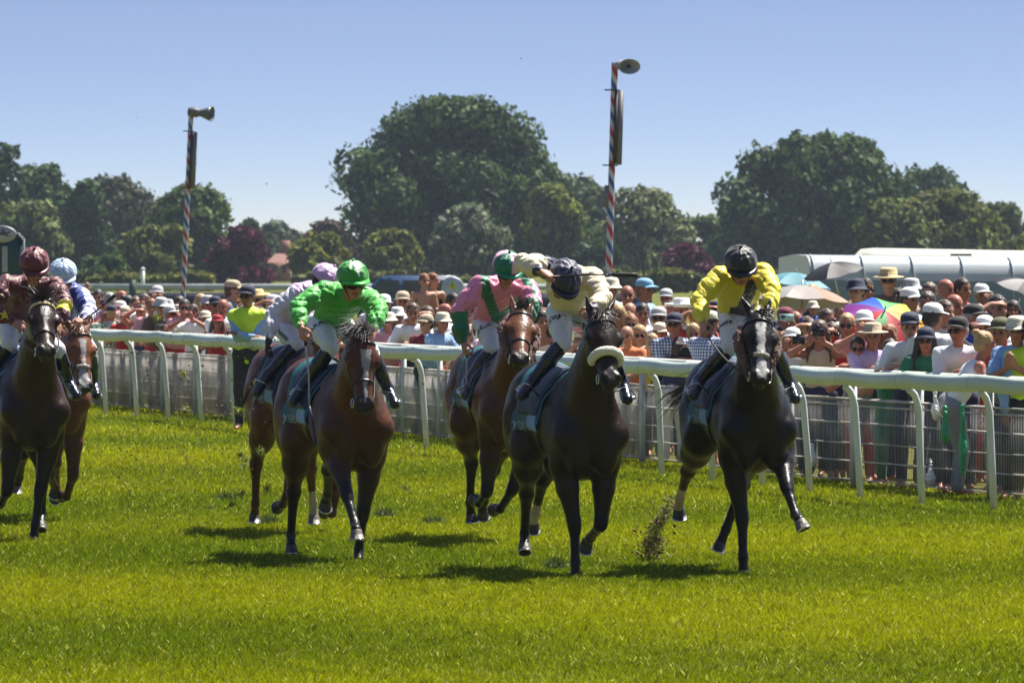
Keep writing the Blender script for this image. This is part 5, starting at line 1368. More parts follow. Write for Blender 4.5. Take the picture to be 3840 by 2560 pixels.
def coach():
    d = 165; P = at_depth(3190, 960, d); s = 26250 / d; zt = CAM_H + (937.5 - 928) / s; o = empty('coach', (P[0], d, 0)); tag(o, 'cream-white roof of a coach behind the long pavilion', 'coach')
    pr = []; L = 12; m = 40; prof = [(.0, .0), (0, 1.9), (.03, 2.25), (.12, 2.42), (.35, 2.50), (1.2, 2.54), (2.1, 2.50), (2.4, 2.2), (2.45, .0)]; sc = zt / 2.54
    V = []
    for k in range(m + 1):
        t = L * k / m; e = min(1, (t + .0) / .5); sh = math.sqrt(max(0, 1 - (1 - e) ** 2)); 
        for a, z in prof: V.append([t, a, (z * sc - (1 - sh) * .35 * (z > 1.5)) - .018 * t])
    n = len(prof); mb = MB(); mb.put(V, [[k * n + i, (k + 1) * n + i, (k + 1) * n + i + 1, k * n + i + 1] for k in range(m) for i in range(n - 1)]); mb.put(V[:n], [], [[0, i + 1, i] for i in range(1, n - 1)])
    mb.build('body', mat('coach_cream', (.55, .53, .45), rough=.45, var=.04), o)
    mb = MB(); mb.box((2.6, -.02, zt - .17), (.5, .03, .05)); mb.build('vent', M_BLACK, o, False)
    mb = MB(); mb.box((6.0, -.015, zt - .95), (11.2, .03, .75)); mb.build('window_strip', mat('coach_glass', (.02, .03, .035), rough=.1), o, False)
coach()

# ------------------------------------------------------------------ board with a figure one, far rail, van, warning sign, houses
def board():
    d = 118; s = 26250 / d; Z = lambda y: CAM_H - (y - 937.5) / s; X = lambda x: (x - 1920) / s; cx = X(5); o = empty('furlong_board', (cx, d, 0)); tag(o, 'dark green furlong board with a pale figure 1 and an oval emblem on top', 'sign')
    f = lambda x, z, y=0: [X(x) - cx, y, Z(z)]
    out = [(-85, 1100), (95, 1100), (93, 893), (86, 893), (86, 884), (76, 884), (76, 874), (60, 874), (-50, 874), (-66, 884), (-76, 893), (-83, 893)]
    def plate(pts, y0, y1, nm, m):
        n = len(pts); mb = MB(); V = [f(a, b, y0) for a, b in pts] + [f(a, b, y1) for a, b in pts]; c = np.mean(V[:n], 0); V += [list(c)]
        mb.put(V, [[i, (i + 1) % n, n + (i + 1) % n, n + i] for i in range(n)], [[2 * n, (i + 1) % n, i] for i in range(n)]); return mb.build(nm, m, o, False)
    plate(out, 0, .12, 'panel', mat('board_green', (.008, .045, .05), rough=.5))
    fr = mat('board_trim', (.28, .32, .32), rough=.5); mb = MB(); mb.tube([f(a, b, -.02) for a, b in [(90, 1100), (89, 896), (82, 896), (82, 887), (73, 887), (73, 877), (60, 877)]], .018, 6); mb.build('trim', fr, o)
    ov = [(5 + 57 * math.cos(t), 878 + 32 * math.sin(t)) for t in np.linspace(0, 2 * np.pi, 32, endpoint=False)]; plate(ov, -.05, .08, 'oval_plaque', mat('plaque_grey', (.34, .35, .35), rough=.5))
    # the emblem: a small galloping-horse shape in dark grey
    em = [(-20, 880), (-12, 874), (0, 873), (8, 868), (9, 856), (14, 858), (18, 869), (30, 872), (38, 866), (43, 868), (36, 874), (24, 880), (34, 884), (46, 890), (30, 886), (14, 882), (2, 882), (-8, 885), (-24, 890), (-12, 882)]
    n = len(em); mb = MB(); V = [f(a, b, -.06) for a, b in em]; me = bpy.data.meshes.new('emblem'); me.from_pydata([tuple(v) for v in V], [], [list(range(n))]); me.update(); add('emblem', me, mat('emblem_grey', (.06, .07, .08), rough=.6), o)
    tm = text_mesh('numeral', '1', 1.0, 0, True); co = np.zeros(len(tm.vertices) * 3, np.float32); tm.vertices.foreach_get('co', co); co = co.reshape(-1, 3); h = co[:, 1].max() - co[:, 1].min(); k = 62 / s * 1.55 / h
    mx = co[:, 0].max(); P = np.stack([(co[:, 0] - mx) * k * 1.15 + (X(29) - cx), np.full(len(co), -.02), (co[:, 1] - co[:, 1].max()) * k + Z(924)], -1); tm.vertices.foreach_set('co', P.astype(np.float32).ravel()); tm.update(); add('numeral', tm, mat('plaque_grey', (.34, .35, .35), rough=.5), o)
    for x in (-60, 70): mb = MB(); mb.box((X(x) - cx, .12, .6), (.1, .1, 1.4)); mb.build('leg', M_BLACK, o, False)
board()
def far_rail():
    d = 330; s = 26250 / d; o = empty('far_rail', (-12, d, 0)); tag(o, 'white running rail on the far side of the course, left part', 'rail')
    mb = MB(); mb.box((0, 0, CAM_H - (1080 - 937.5) / s + .05), (34, .12, .30)); mb.build('rail_bar', mat('far_rail_paint', (.42, .47, .46), rough=.5, var=.2, vscale=2), o, False)
    for k in range(30): mb = MB(); mb.tube([(-16 + k * 1.1, 0, -.05), (-16 + k * 1.1, 0, .5)], .05, 6); mb.build('post', M_WHITE, o)
far_rail()
def box_thing(name, label, cat, px0, px1, py0, py1, d, m, dy=.4):
    s = 26250 / d; c = at_depth((px0 + px1) / 2, (py0 + py1) / 2, d); o = empty(name, (c[0], d, 0)); tag(o, label, cat); return o, s
def dark_strip():  # long low box, plain dark navy, set below the far rail
    d = 300; s = 26250 / d; o = empty('far_dark_strip', (-12, d, 0)); tag(o, 'low dark navy strip running behind the left part of the crowd', 'screen')
    zt = CAM_H - (1097 - 937.5) / s; mb = MB(); mb.box((0, 0, zt / 2 - .03), (36, .1, zt + .06)); mb.build('slab', mat('navy_screen', (.012, .012, .035), rough=.8, bump=.4, bscale=3), o, False)
    mb = MB(); mb.box((-4.25, -.15, zt * .5 + .3), (.28, .12, zt + .5)); mb.build('support_post', mat('dark_green_post', (.01, .05, .035), rough=.6), o, False)
dark_strip()
def van():
    d = 215; s = 26250 / d; P = at_depth(1500, 1060, d); o = empty('parked_van', (P[0], d, 0)); tag(o, 'dark blue van parked behind the crowd, left of the yellow warning sign', 'van')
    zt = CAM_H - (1034 - 937.5) / s; L = 1.75
    side = [(-L * .75, .35), (-L * .75, .9), (-L * .68, 1.05), (-L * .35, zt - .04), (-L * .2, zt), (L * .95, zt), (L * 1.0, zt - .1), (L * 1.0, .35)]
    pr = MB(); n = len(side); V = [[a, y, b] for y in (0, 1.9) for a, b in side]; c0 = [0, 0, .9]; V += [c0, [0, 1.9, .9]]
    pr.put(V, [[i, i + n, (i + 1) % n + n, (i + 1) % n] for i in range(n)], [[2 * n, i, (i + 1) % n] for i in range(n)] + [[2 * n + 1, n + (i + 1) % n, n + i] for i in range(n)]); pr.build('body', mat('van_blue', (.03, .07, .16), rough=.25, coat=.5, var=.04), o, False)
    gl = mat('van_glass', (.03, .05, .07), rough=.08)
    mb = MB(); mb.put([[-L * .60, -.012, 1.0], [-L * .02, -.012, 1.0], [-L * .02, -.012, zt - .14], [-L * .32, -.012, zt - .14]], [[0, 1, 2, 3]]); mb.build('window', gl, o, False)
    mb = MB(); mb.put([[L * .05, -.012, 1.0], [L * .9, -.012, 1.0], [L * .9, -.012, zt - .14], [L * .05, -.012, zt - .14]], [[0, 1, 2, 3]]); mb.build('window', gl, o, False)
    for x in (-L * .45, L * .6):
        mb = MB(); mb.lathe([(.0001, -.1), (.2, -.1), (.33, -.08), (.34, 0), (.33, .12)], 20, (x, .02, .30), np.array([[1, 0, 0], [0, 0, 1], [0, 1, 0]])); mb.build('wheel', M_BLACK, o)
van()
def warning():
    d = 200; s = 26250 / d; P = at_depth(1697, 1070, d); o = empty('warning_sign', (P[0], d, 0)); tag(o, 'white dome-topped cabinet with a yellow warning triangle', 'sign'); z = lambda y: CAM_H - (y - 937.5) / s
    pr = MB(); R = 42 / s; pts = [(R * math.cos(t), z(1078) + R * math.sin(t)) for t in np.linspace(0, math.pi, 17)] + [(-R, .0), (R, .0)]; n = len(pts)
    V = [[a, y, b] for y in (0, .5) for a, b in pts] + [[0, 0, 1.0]]; pr.put(V, [[i, (i + 1) % n, n + (i + 1) % n, n + i] for i in range(n)], [[2 * n, (i + 1) % n, i] for i in range(n)]); pr.build('cabinet', mat('cabinet_white', (.50, .54, .56), rough=.6), o, False)
    t = [(0, z(1048)), (-17 / s, z(1083)), (17 / s, z(1083))]; mb = MB(); mb.put([[a, -.01, b] for a, b in t], [], [[0, 1, 2]]); mb.build('warning_triangle', mat('warning_yellow', (.55, .50, .02), rough=.5), o, False)
    mb = MB(); zc = z(1070); mb.put([[.0, -.02, zc + .085], [-.035, -.02, zc - .005], [-.005, -.02, zc + .005], [-.02, -.02, zc - .07], [.035, -.02, zc + .022], [.008, -.02, zc + .015]], [], [[0, 1, 2], [0, 2, 5], [2, 3, 4], [2, 4, 5]]); mb.build('flash_symbol', M_BLACK, o, False)
warning()
def house(px0, px1, pyr, d, label, colr):
    s = 26250 / d; X0 = (px0 - 1920) / s; X1 = (px1 - 1920) / s; zt = CAM_H - (pyr - 937.5) / s; w = X1 - X0; o = empty('house', ((X0 + X1) / 2, d, 0)); tag(o, label, 'house'); he = zt * .62
    mb = MB(); mb.box((0, 3, he / 2), (w, 6, he)); mb.build('wall', mat('brick_wall', colr, rough=.9, var=.2, vscale=1), o, False)
    mb = MB(); mb.put([[-w / 2 - .3, -.3, he], [w / 2 + .3, -.3, he], [w / 2 + .3, 6.3, he], [-w / 2 - .3, 6.3, he], [-w / 2 + .6, 3, zt], [w / 2 - .6, 3, zt]], [[0, 1, 5, 4], [2, 3, 4, 5]], [[1, 2, 5], [3, 0, 4]]); r = mb.build('roof', mat('clay_tile', (.17, .08, .06), rough=.9, var=.25, vscale=2), o, False)
    mb = MB(); mb.box((w * .25, 3, zt + .2), (.7, .7, 1.3)); mb.build('chimney', mat('brick_wall', colr, rough=.9), r, False)
    for k in (-.25, .25):
        mb = MB(); mb.box((w * k, -.02, he * .6), (w * .16, .06, he * .28)); mb.build('window', mat('house_glass', (.05, .06, .07), rough=.1), o, False)
house(1010, 1085, 942, 540, 'red-roofed house between the purple bush and the rounded tree', (.32, .17, .12))
house(1505, 1600, 898, 560, 'pinkish brick house half hidden by trees left of the pink jockey', (.45, .26, .20))
def post(px, py0, py1, d, label):
    s = 26250 / d; o = empty('marker_post', ((px - 1920) / s, d, 0)); tag(o, label, 'post'); z = CAM_H - (py0 - 937.5) / s
    mb = MB(); mb.tube([(0, 0, 0), (.02, 0, z)], .10, 8); mb.build('post', M_WHITE, o); mb = MB(); mb.lathe([(.12, 0), (.13, .05), (.0001, .12)], 10, (.02, 0, z)); mb.build('cap', M_WHITE, o)
post(534, 1010, 1070, 350, 'white marker post in the rough grass at the left')

# ------------------------------------------------------------------ rough grass and hedges beyond
def hedge(px0, px1, py, d, hgt, colr, label, seed, n=2600, cat='hedge'):
    s = 26250 / d; X0, X1 = (px0 - 1920) / s, (px1 - 1920) / s; g = np.random.default_rng(seed); o = empty('hedge', ((X0 + X1) / 2, d, 0)); tag(o, label, cat, 'hedges beyond the course'); w = X1 - X0
    x = g.uniform(-w / 2, w / 2, n); zt = hgt * (.75 + .25 * np.sin(x * .9 + seed) * np.sin(x * .37)); z = zt * g.uniform(0, 1, n) ** .6; y = g.uniform(-.8, .8, n)
    leaves(np.stack([x, y, z], -1), np.stack([g.normal(0, .4, n), g.normal(-.5, .4, n), g.normal(.6, .4, n)], -1), .30, colr, 'foliage', o, seed)
    mb = MB(); 
    for k in range(6): mb.tube([(-w / 2 + w * (k + .5) / 6, 0, 0), (-w / 2 + w * (k + .5) / 6, 0, hgt * .7)], .06, 5)
    mb.build('stems', mat('bark', (.06, .045, .035), rough=.9), o)
def leafmat():
    k = 'leafmat'
    if k in _M: return _M[k]
    m = mat('leaves', (1, 1, 1), rough=.6, spec=.12, attr=True, var=.15, vscale=.4, translucent=.30); _M[k] = m; return m
def leaves(P, Nn, size, colr, name, parent, seed):
    g = np.random.default_rng(seed + 100); n = len(P); N_ = Nn + g.normal(0, .55, (n, 3)); N_ /= np.linalg.norm(N_, axis=1)[:, None]
    A = np.cross(N_, g.normal(0, 1, (n, 3))); A /= np.linalg.norm(A, axis=1)[:, None]; B = np.cross(N_, A); sz = size * g.uniform(.5, 1.3, n)[:, None]
    V = np.stack([P - A * sz, P - B * sz * .55 + A * sz * .1, P + A * sz, P + B * sz * .55 - A * sz * .1], 1)
    c = np.array(colr); col = c * .9 * g.uniform(.35, 1.65, n)[:, None] * (1 + .12 * np.sin(P[:, :1] * 1.3 + P[:, 2:] * 1.1))
    col = col * (1 + g.normal(0, .06, (n, 3)))
    me = mesh_of(name, V.reshape(-1, 3), np.arange(n * 4).reshape(-1, 4), False, np.clip(np.repeat(col, 4, 0), .003, 1)); return add(name, me, leafmat(), parent)
def tree(px, pt, w, d, colr, label, seed, pb=None, shape='round', dens=1.0, leaf=.30, ragged=.12, group='trees beyond the course', name='tree', lobes=None, low=.10):
    """px centre, pt top, w width (photo pixels); d distance"""
    s = 26250 / d; W_ = w / s; zt = CAM_H - (pt - 937.5) / s; g = np.random.default_rng(seed); o = empty(name, ((px - 1920) / s, d, -.06)); tag(o, label, 'bush' if name == 'bush' else 'tree', group)
    H_ = zt; z0 = H_ * low; nl = lobes or int(26 + W_ * 3.2); cen = []; rad = []
    for i in range(nl):
        th = g.uniform(0, 2 * np.pi); v = g.uniform(0, 1)
        z = z0 + (H_ - z0) * v
        if shape == 'round': rr = math.sqrt(max(.02, 1 - ((v - .36) / .66) ** 2)) if v > .36 else .80 + .2 * v / .36
        elif shape == 'dome': rr = math.sqrt(max(.03, 1 - (max(v - .22, 0) / .80) ** 2))
        elif shape == 'tall': rr = math.sqrt(max(.05, 1 - ((v - .45) / .6) ** 2))
        else: rr = 1 - .75 * v
        k = g.uniform(.6, 1) ** .4 if i % 4 else g.uniform(0, .5); lr = W_ * g.uniform(.085, .15) + .25
        lr = min(lr, H_ * .16)
        R = max(W_ / 2 * rr - lr * .75, 0) * k * (1 + g.normal(0, ragged * .5))
        cen.append([R * math.cos(th), R * math.sin(th) * .85, min(max(z, z0 + lr * .5), H_ - lr * .85)]); rad.append(lr)
    cen = np.array(cen); rad = np.array(rad); P = []; Nn = []
    for c_, r_ in zip(cen, rad):
        n = int(60 * (r_ / leaf) ** 2 * .16 * dens) + 30; dv = g.normal(0, 1, (n, 3)); dv[:, 2] += .25; dv /= np.linalg.norm(dv, axis=1)[:, None]
        bump = 1 + .16 * np.sin(dv[:, :1] * 7 + c_[0] * 3) * np.sin(dv[:, 2:] * 6 + c_[2] * 5) + .1 * np.sin(dv[:, 1:2] * 9 + c_[1]); q = c_ + dv * r_ * bump * g.uniform(.72, 1.12, (n, 1)); P.append(q); Nn.append(dv)
    P = np.concatenate(P); Nn = np.concatenate(Nn); leaves(P, Nn, leaf, colr, 'crown', o, seed)
    mb = MB(); tr = max(.12, W_ * .028); mb.tube([(0, 0, -.1), (.05, 0, H_ * .25), (g.uniform(-.2, .2), 0, H_ * .55), (g.uniform(-.3, .3), 0, H_ * .85)], [tr * 1.3, tr, tr * .6, tr * .15], 8)
    for k in range(7):
        c_ = cen[g.integers(len(cen))]; z = H_ * g.uniform(.15, .5); mb.tube([(0, 0, z), tuple((c_ + [0, 0, z]) * [.5, .5, .5]), tuple(c_)], [tr * .45, tr * .3, tr * .08], 6)
    mb.build('trunk', mat('bark', (.06, .045, .035), rough=.9), o)
    return o
DG = (.044, .082, .022); MG = (.085, .135, .030); LG = (.18, .20, .042); SG = (.17, .21, .12); PU = (.105, .020, .040); OL = (.135, .155, .032); BR = (.11, .065, .048)
tree(1728, 392, 830, 520, (0.054, 0.101, 0.024), 'huge broad dark green tree in the middle, the tallest of all', 1, shape='dome', dens=1.1, lobes=128, ragged=.32, leaf=.30, low=.12)
tree(2070, 700, 240, 505, (0.144, 0.171, 0.027), 'yellow-green tree at the right foot of the huge middle tree', 2, shape='tall')
tree(1770, 775, 330, 470, SG, 'silvery grey-green rounded tree in front of the huge middle tree', 3, shape='dome', dens=1.3)
tree(1475, 865, 250, 460, LG, 'low light olive tree left of the silvery tree', 4, shape='dome')
tree(1205, 880, 260, 465, (0.180, 0.198, 0.027), 'low yellow-green rounded tree left of centre', 5, shape='dome', dens=1.3)
tree(1215, 835, 260, 560, BR, 'brownish copper tree behind the low yellow-green one', 6, shape='dome')
tree(905, 858, 250, 450, PU, 'dark purple bush right of the left striped pole', 7, shape='dome', name='bush', dens=1.4)
tree(725, 700, 350, 500, MG, 'rounded green tree behind the left striped pole', 8, shape='round', dens=1.2)
tree(930, 820, 110, 600, DG, 'small dark tree behind the purple bush', 9, shape='tall')
tree(1010, 880, 110, 620, MG, 'faint low tree right of the purple bush', 10, shape='dome')
tree(445, 670, 400, 560, (0.076, 0.090, 0.045), 'wide grey-brown tree left of the rounded green one', 11, shape='round', dens=.8, ragged=.3)
tree(320, 690, 280, 520, DG, 'dark conical tree at the left', 12, shape='cone', dens=1.2)
tree(150, 622, 290, 540, (0.062, 0.112, 0.027), 'square-topped green tree at the left', 13, shape='tall', dens=1.2)
tree(20, 545, 210, 530, DG, 'tall dark tree at the left edge', 14, shape='tall', dens=.9, ragged=.3)
tree(110, 760, 330, 470, (0.135, 0.171, 0.054), 'pale green tree behind the green board', 15, shape='tall', dens=1.2)
tree(585, 850, 320, 455, OL, 'olive bushy tree left of the striped pole', 16, shape='round')
tree(400, 960, 200, 430, (0.062, 0.117, 0.027), 'low dark green bush right of the pale blue cap', 17, shape='dome', name='bush')
tree(2190, 665, 300, 560, (0.090, 0.126, 0.054), 'grey-green tree left of the middle striped pole', 18, shape='tall')
tree(2415, 715, 390, 540, (0.135, 0.163, 0.062), 'broad olive-grey tree right of the middle striped pole', 19, shape='round', dens=1.1)
tree(2250, 905, 260, 500, DG, 'dark low tree at the foot of the middle striped pole', 20, shape='dome')
tree(2570, 918, 210, 450, PU, 'purple bush left of the yellow jockey', 21, shape='dome', name='bush', dens=1.3)
tree(2650, 815, 330, 560, (0.099, 0.144, 0.036), 'mid-green tree behind the right-hand purple bush', 22, shape='dome')
tree(3065, 525, 790, 520, (0.062, 0.107, 0.027), 'very large dark green tree at the right, above the white pavilion', 23, shape='dome', dens=1.15, lobes=120, ragged=.28, low=.06)
tree(3340, 760, 330, 480, (0.117, 0.152, 0.036), 'lighter green tree in front of the very large right-hand tree', 24, shape='dome', dens=1.2)
tree(3500, 640, 400, 600, DG, 'dark tree with a ragged top at the far right', 25, shape='round', ragged=.3)
tree(3560, 722, 460, 500, OL, 'smooth olive-green rounded tree at the right', 26, shape='dome', dens=1.3)
tree(3760, 770, 330, 560, (0.068, 0.099, 0.027), 'dark green tree close to the right edge', 27, shape='dome', ragged=.3)
tree(3880, 880, 240, 470, (0.135, 0.163, 0.018), 'yellow-green bush at the right edge', 28, shape='dome', name='bush')
tree(2770, 850, 260, 545, (0.073, 0.117, 0.045), 'green tree behind the black cap', 29, shape='dome')
hedge(330, 800, 1035, 420, 1.1, (0.152, 0.171, 0.031), 'low yellow-green hedge at the left behind the far rail', 31)
hedge(1100, 1760, 1050, 415, 1.4, (0.126, 0.144, 0.036), 'low hedge behind the blue van', 32)
hedge(2280, 2640, 1035, 405, 1.5, (0.144, 0.163, 0.040), 'low pale hedge left of the yellow jockey', 33)
hedge(2700, 3200, 1035, 425, 1.6, (0.073, 0.099, 0.027), 'low dark hedge left of the white pavilion', 34)
hedge(-60, 340, 1035, 430, 1.5, (0.090, 0.117, 0.027), 'low hedge behind the green board', 35)
# the far wood that closes the view: one mass
def far_wood():
    g = np.random.default_rng(77); n = 26000; d = 680; s = 26250 / d; x = g.uniform(-55, 55, n); base = 6.0 + 1.0 * np.sin(x * .22) + .8 * np.sin(x * .51 + 1) + .7 * np.sin(x * 1.3); z = base * g.uniform(0, 1, n) ** .7 * .62; y = g.uniform(-3, 3, n)
    o = empty('far_wood', (0, d, 0)); tag(o, 'distant wood closing the view behind the separate trees', 'wood', kind='stuff'); leaves(np.stack([x, y, z], -1), np.tile([0, -.4, .6], (n, 1)), .5, (.05, .075, .03), 'foliage', o, 9)
far_wood()

# ------------------------------------------------------------------ turf thrown up by the hooves
def clods():
    g = np.random.default_rng(15); mb = MB(); mg = MB()
    def lump(p, r, m):
        k = 6; V = g.normal(0, 1, (k, 3)); V /= np.linalg.norm(V, axis=1)[:, None]; V = p + V * r * g.uniform(.5, 1.2, (k, 1)); m.put(V, [], [[0, 1, 2], [0, 2, 3], [0, 3, 4], [0, 4, 1], [5, 2, 1], [5, 3, 2], [5, 4, 3], [5, 1, 4]])
    def blade(p, L, m):
        dv = unit(g.normal(0, 1, 3)); w = unit(np.cross(dv, g.normal(0, 1, 3))) * .0035; m.put([p - w, p + w, p + dv * L], [], [[0, 1, 2]])
    # spray off the black horse's hind foot
    for _ in range(2300):
        t = g.uniform(0, 1) ** .8; sp_ = 3.0 if g.random() < .08 else 1.0; x = 2512 - 85 * t + 14 * math.sin(t * 9) + g.normal(0, 8 + 20 * t * t) * sp_; y = 1865 + 218 * t + g.normal(0, 10 + 8 * t) * sp_; p = at_depth(x, y, 55.4 + g.normal(0, .15))
        if g.random() < (.55 if t > .3 else .35): lump(p, .004 + .020 * g.random() ** 3, mb)
        else: blade(p, g.uniform(.03, .08), mg)
    # puff under the bay horse with the pink jockey
    for _ in range(420):
        p = at_depth(1800 + g.normal(0, 40), 1985 + g.normal(0, 28), 59 + g.normal(0, .3)); lump(p, g.uniform(.002, .005), mb)
    # scattered bits between the left pair and the lilac jockey
    for _ in range(1100):
        x = g.uniform(420, 950) if g.random() < .75 else g.uniform(950, 1750); y = g.uniform(1250, 2000); p = at_depth(x, y, g.uniform(57, 63)); lump(p, g.uniform(.004, .012) * (1.6 if g.random() < .06 else 1), mb)
    for cx, cy in ((585, 1190), (690, 1400), (700, 1535), (895, 1540), (920, 1720), (980, 1690), (1000, 1830), (905, 1850), (870, 1890), (790, 1900), (1520, 1830), (905, 1710), (915, 1745)):
        q = at_depth(cx, cy, g.uniform(57, 61))
        for _ in range(70): blade(q + g.normal(0, .016, 3), g.uniform(.02, .06), mg)
        for _ in range(8): lump(q + g.normal(0, .014, 3), .008, mb)
    for x, y in ((1045, 815), (515, 440), (1000, 690), (780, 700), (740, 610), (1445, 1920), (1955, 220), (215, 790), (110, 770)):
        lump(at_depth(x, y, g.uniform(52, 60)), .009, mb)
    o = mb.build('flying_earth', mat('flying_soil', (.13, .070, .032), rough=.95), None, False); tag(o, 'crumbs of earth kicked up by the hooves', 'earth', kind='stuff')
    o = mg.build('flying_grass', mat('torn_grass', (.20, .24, .03), rough=.6, translucent=.3), None, False); tag(o, 'blades of grass kicked up by the hooves', 'grass', kind='stuff')
    # divots in the turf
    g2 = np.random.default_rng(5)
    for i, (x, y) in enumerate(((1440, 1925), (2085, 2115), (1010, 1950), (1625, 1952), (130, 1700), (850, 1865))):
        P = on_ground(x, y); P[2] = -.03; o = empty('turf_divot', tuple(P)); tag(o, ['torn clod of turf flying right of the green jockey\'s horse', 'dark clump of turf left of the white-noseband horse\'s front foot', 'tuft of grass near the chestnut horse\'s shadow', 'dark tuft of grass left of the bay horse with the pink jockey', 'tuft of grass behind the left pair of horses', 'small tuft of grass left of the chestnut horse'][i], 'turf clump')
        m1 = MB(); m2 = MB()
        for _ in range(260): 
            q = g2.normal(0, 1, 3) * [.045, .045, .012] + [0, 0, .02]; dv = unit(g2.normal(0, .6, 3) + [0, 0, .8]); w = unit(np.cross(dv, g2.normal(0, 1, 3))) * .004; m1.put([q - w, q + w, q + dv * g2.uniform(.04, .09)], [], [[0, 1, 2]])
        for _ in range(14): q = g2.normal(0, 1, 3) * [.022, .022, .01] + [0, 0, .01]; k = 6; V = g2.normal(0, 1, (k, 3)); V /= np.linalg.norm(V, axis=1)[:, None]; m2.put(q + V * .025, [], [[0, 1, 2], [0, 2, 3], [0, 3, 4], [0, 4, 1], [5, 2, 1], [5, 3, 2], [5, 4, 3], [5, 1, 4]])
        m1.build('blades', mat('dark_tuft', (.06, .10, .012), rough=.6, translucent=.3), o, False); m2.build('soil', mat('earth', (.06, .038, .020), rough=.95), o, False)
clods()
# ------------------------------------------------------------------ the seven horses
HC = {}
HC[7] = dict(label='near-black horse with white blaze and sheepskin cheekpieces, ridden by the yellow jockey', cx=2832, d=53.2, head=12, poll=(2850, 1172), nose=(2859, 1395), seed=71,
    coat=(.0075, .0052, .0048), points=(.005,.004,.004), belly=(.009, .006, .005), blaze=[(.10, .42, .0, .030, .020), (.40, .56, .0, .030, .030)], socks={'hR': .42}, palehoof=('fL',), cheeks=True, fleece='small',
    eardir=((-.75, .35, .2), (-.8, .1, .15)), cloth=M_TEAL, text='YORK', forelock=(.1, .5, .5), tail=(-.75, -.45, .0), tlen=.55,
    fR=dict(k=(2785, 1955, -1), f=(2787, 2112, -1), c=(2789, 2150, 1), t=(2790, 2195, 1)),
    fL=dict(el=(.45, .20, .90), k=(2950, 1822, 1), f=(2984, 1930, 1), c=(2998, 1950, 1), t=(3016, 1990, 1)),
    hR=dict(st=(-.5, .20, .95), k=(2580, 1765, -1), f=(2550, 1866, -1), c=(2546, 1905, -1), t=(2547, 1944, -1)),
    hL=dict(k=(2785, 1815, -1), f=(2707, 2025, -1), c=(2692, 2060, 1), t=(2676, 2098, 1)))
HC[6] = dict(label='dark brown horse with a thick white sheepskin noseband under the cream and navy jockey', cx=2196, d=52.9, head=16, poll=(2258, 1172), nose=(2296, 1405), seed=61,
    dz=-.04, coat=(.016, .008, .0045), points=(.005,.004,.0035), belly=(.011, .0065, .005), fleece='white', palehoof=(), text='YORK', cloth=M_TEAL, eardir=((-.85, .2, .25), (-.85, .3, .0)),
    fR=dict(k=(2157, 1980, -1), f=(2158, 2118, -1), c=(2158, 2160, 1), t=(2158, 2205, 1)), socks={'hL': .35},
    fL=dict(k=(2251, 2000, 1), f=(2214, 2015, -1), c=(2202, 2030, -1), t=(2192, 2058, -1)),
    hR=dict(k=(1975, 1850, -1), f=(1967, 2000, -1), c=(1966, 2040, 1), t=(1966, 2078, 1)),
    hL=dict(k=(2035, 1800, -1), f=(2008, 1925, -1), c=(2000, 1955, -1), t=(1997, 1990, -1)))
HC[5] = dict(label='bay horse with brown sheepskin cheekpieces under the pink and green jockey', cx=1918, d=59.0, head=13, poll=(1958, 1156), nose=(1953, 1326), seed=51,
    coat=(.080, .026, .007), points=(.006,.0045,.004), belly=(.024, .012, .007), cheeks=True, palehoof=(), text='YORK', cloth=M_TEAL, eardir=((-.9, .15, .25), (-.9, .15, .25)), forelock=(-.3, 0, .6),
    fR=dict(k=(1820, 1915, 1), f=(1797, 1885, -1), c=(1788, 1880, -1), t=(1780, 1866, -1)),
    fL=dict(k=(1900, 1905, 1), f=(1876, 1908, -1), c=(1863, 1905, -1), t=(1850, 1905, -1)),
    hR=dict(k=(1768, 1735, -1), f=(1762, 1885, -1), c=(1766, 1925, -1), t=(1772, 1968, -1)),
    facec=(.12, .044, .018), hL=dict(k=(1850, 1760, -1), f=(1815, 1880, -1), c=(1810, 1910, -1), t=(1812, 1940, -1)))
HC[4] = dict(label='bay horse with narrow white blaze and windblown grey forelock under the bright green jockey', cx=1324, d=55.2, head=18, poll=(1364, 1248), nose=(1374, 1512), seed=41,
    dz=-.045, coat=(.072, .023, .006), points=(.008,.006,.005), belly=(.030, .013, .005), blaze=[(.13, .30, .006, .036, .018), (.28, .36, .004, .018, .014), (.36, .52, .0, .016, .006)], palehoof=('fR',), text='YORK', cloth=M_TEAL,
    eardir=((-.6, .5, -.5), (-.6, .5, -.6)), forelock=(-.35, -.55, .45), flen=.22, fdroop=1.5, fn=190, hair=mat('grey_mane_hair', (.13, .12, .115), rough=.5, bump=.3, bscale=80, var=.5), 
    fR=dict(el=(.46, .15, .88), k=(1300, 1853, 1), f=(1331, 1962, 1), c=(1335, 1985, 1), t=(1338, 2028, 1)),
    facec=(.085, .028, .012), fL=dict(k=(1360, 1930, -1), f=(1345, 2058, -1), c=(1343, 2102, 1), t=(1342, 2145, 1)),
    hR=dict(k=(1101, 1845, -1), f=(1091, 2008, -1), c=(1092, 2048, 1), t=(1093, 2088, 1)),
    hL=dict(k=(1232, 1760, -1), f=(1229, 1850, -1), c=(1222, 1875, -1), t=(1218, 1905, -1)))
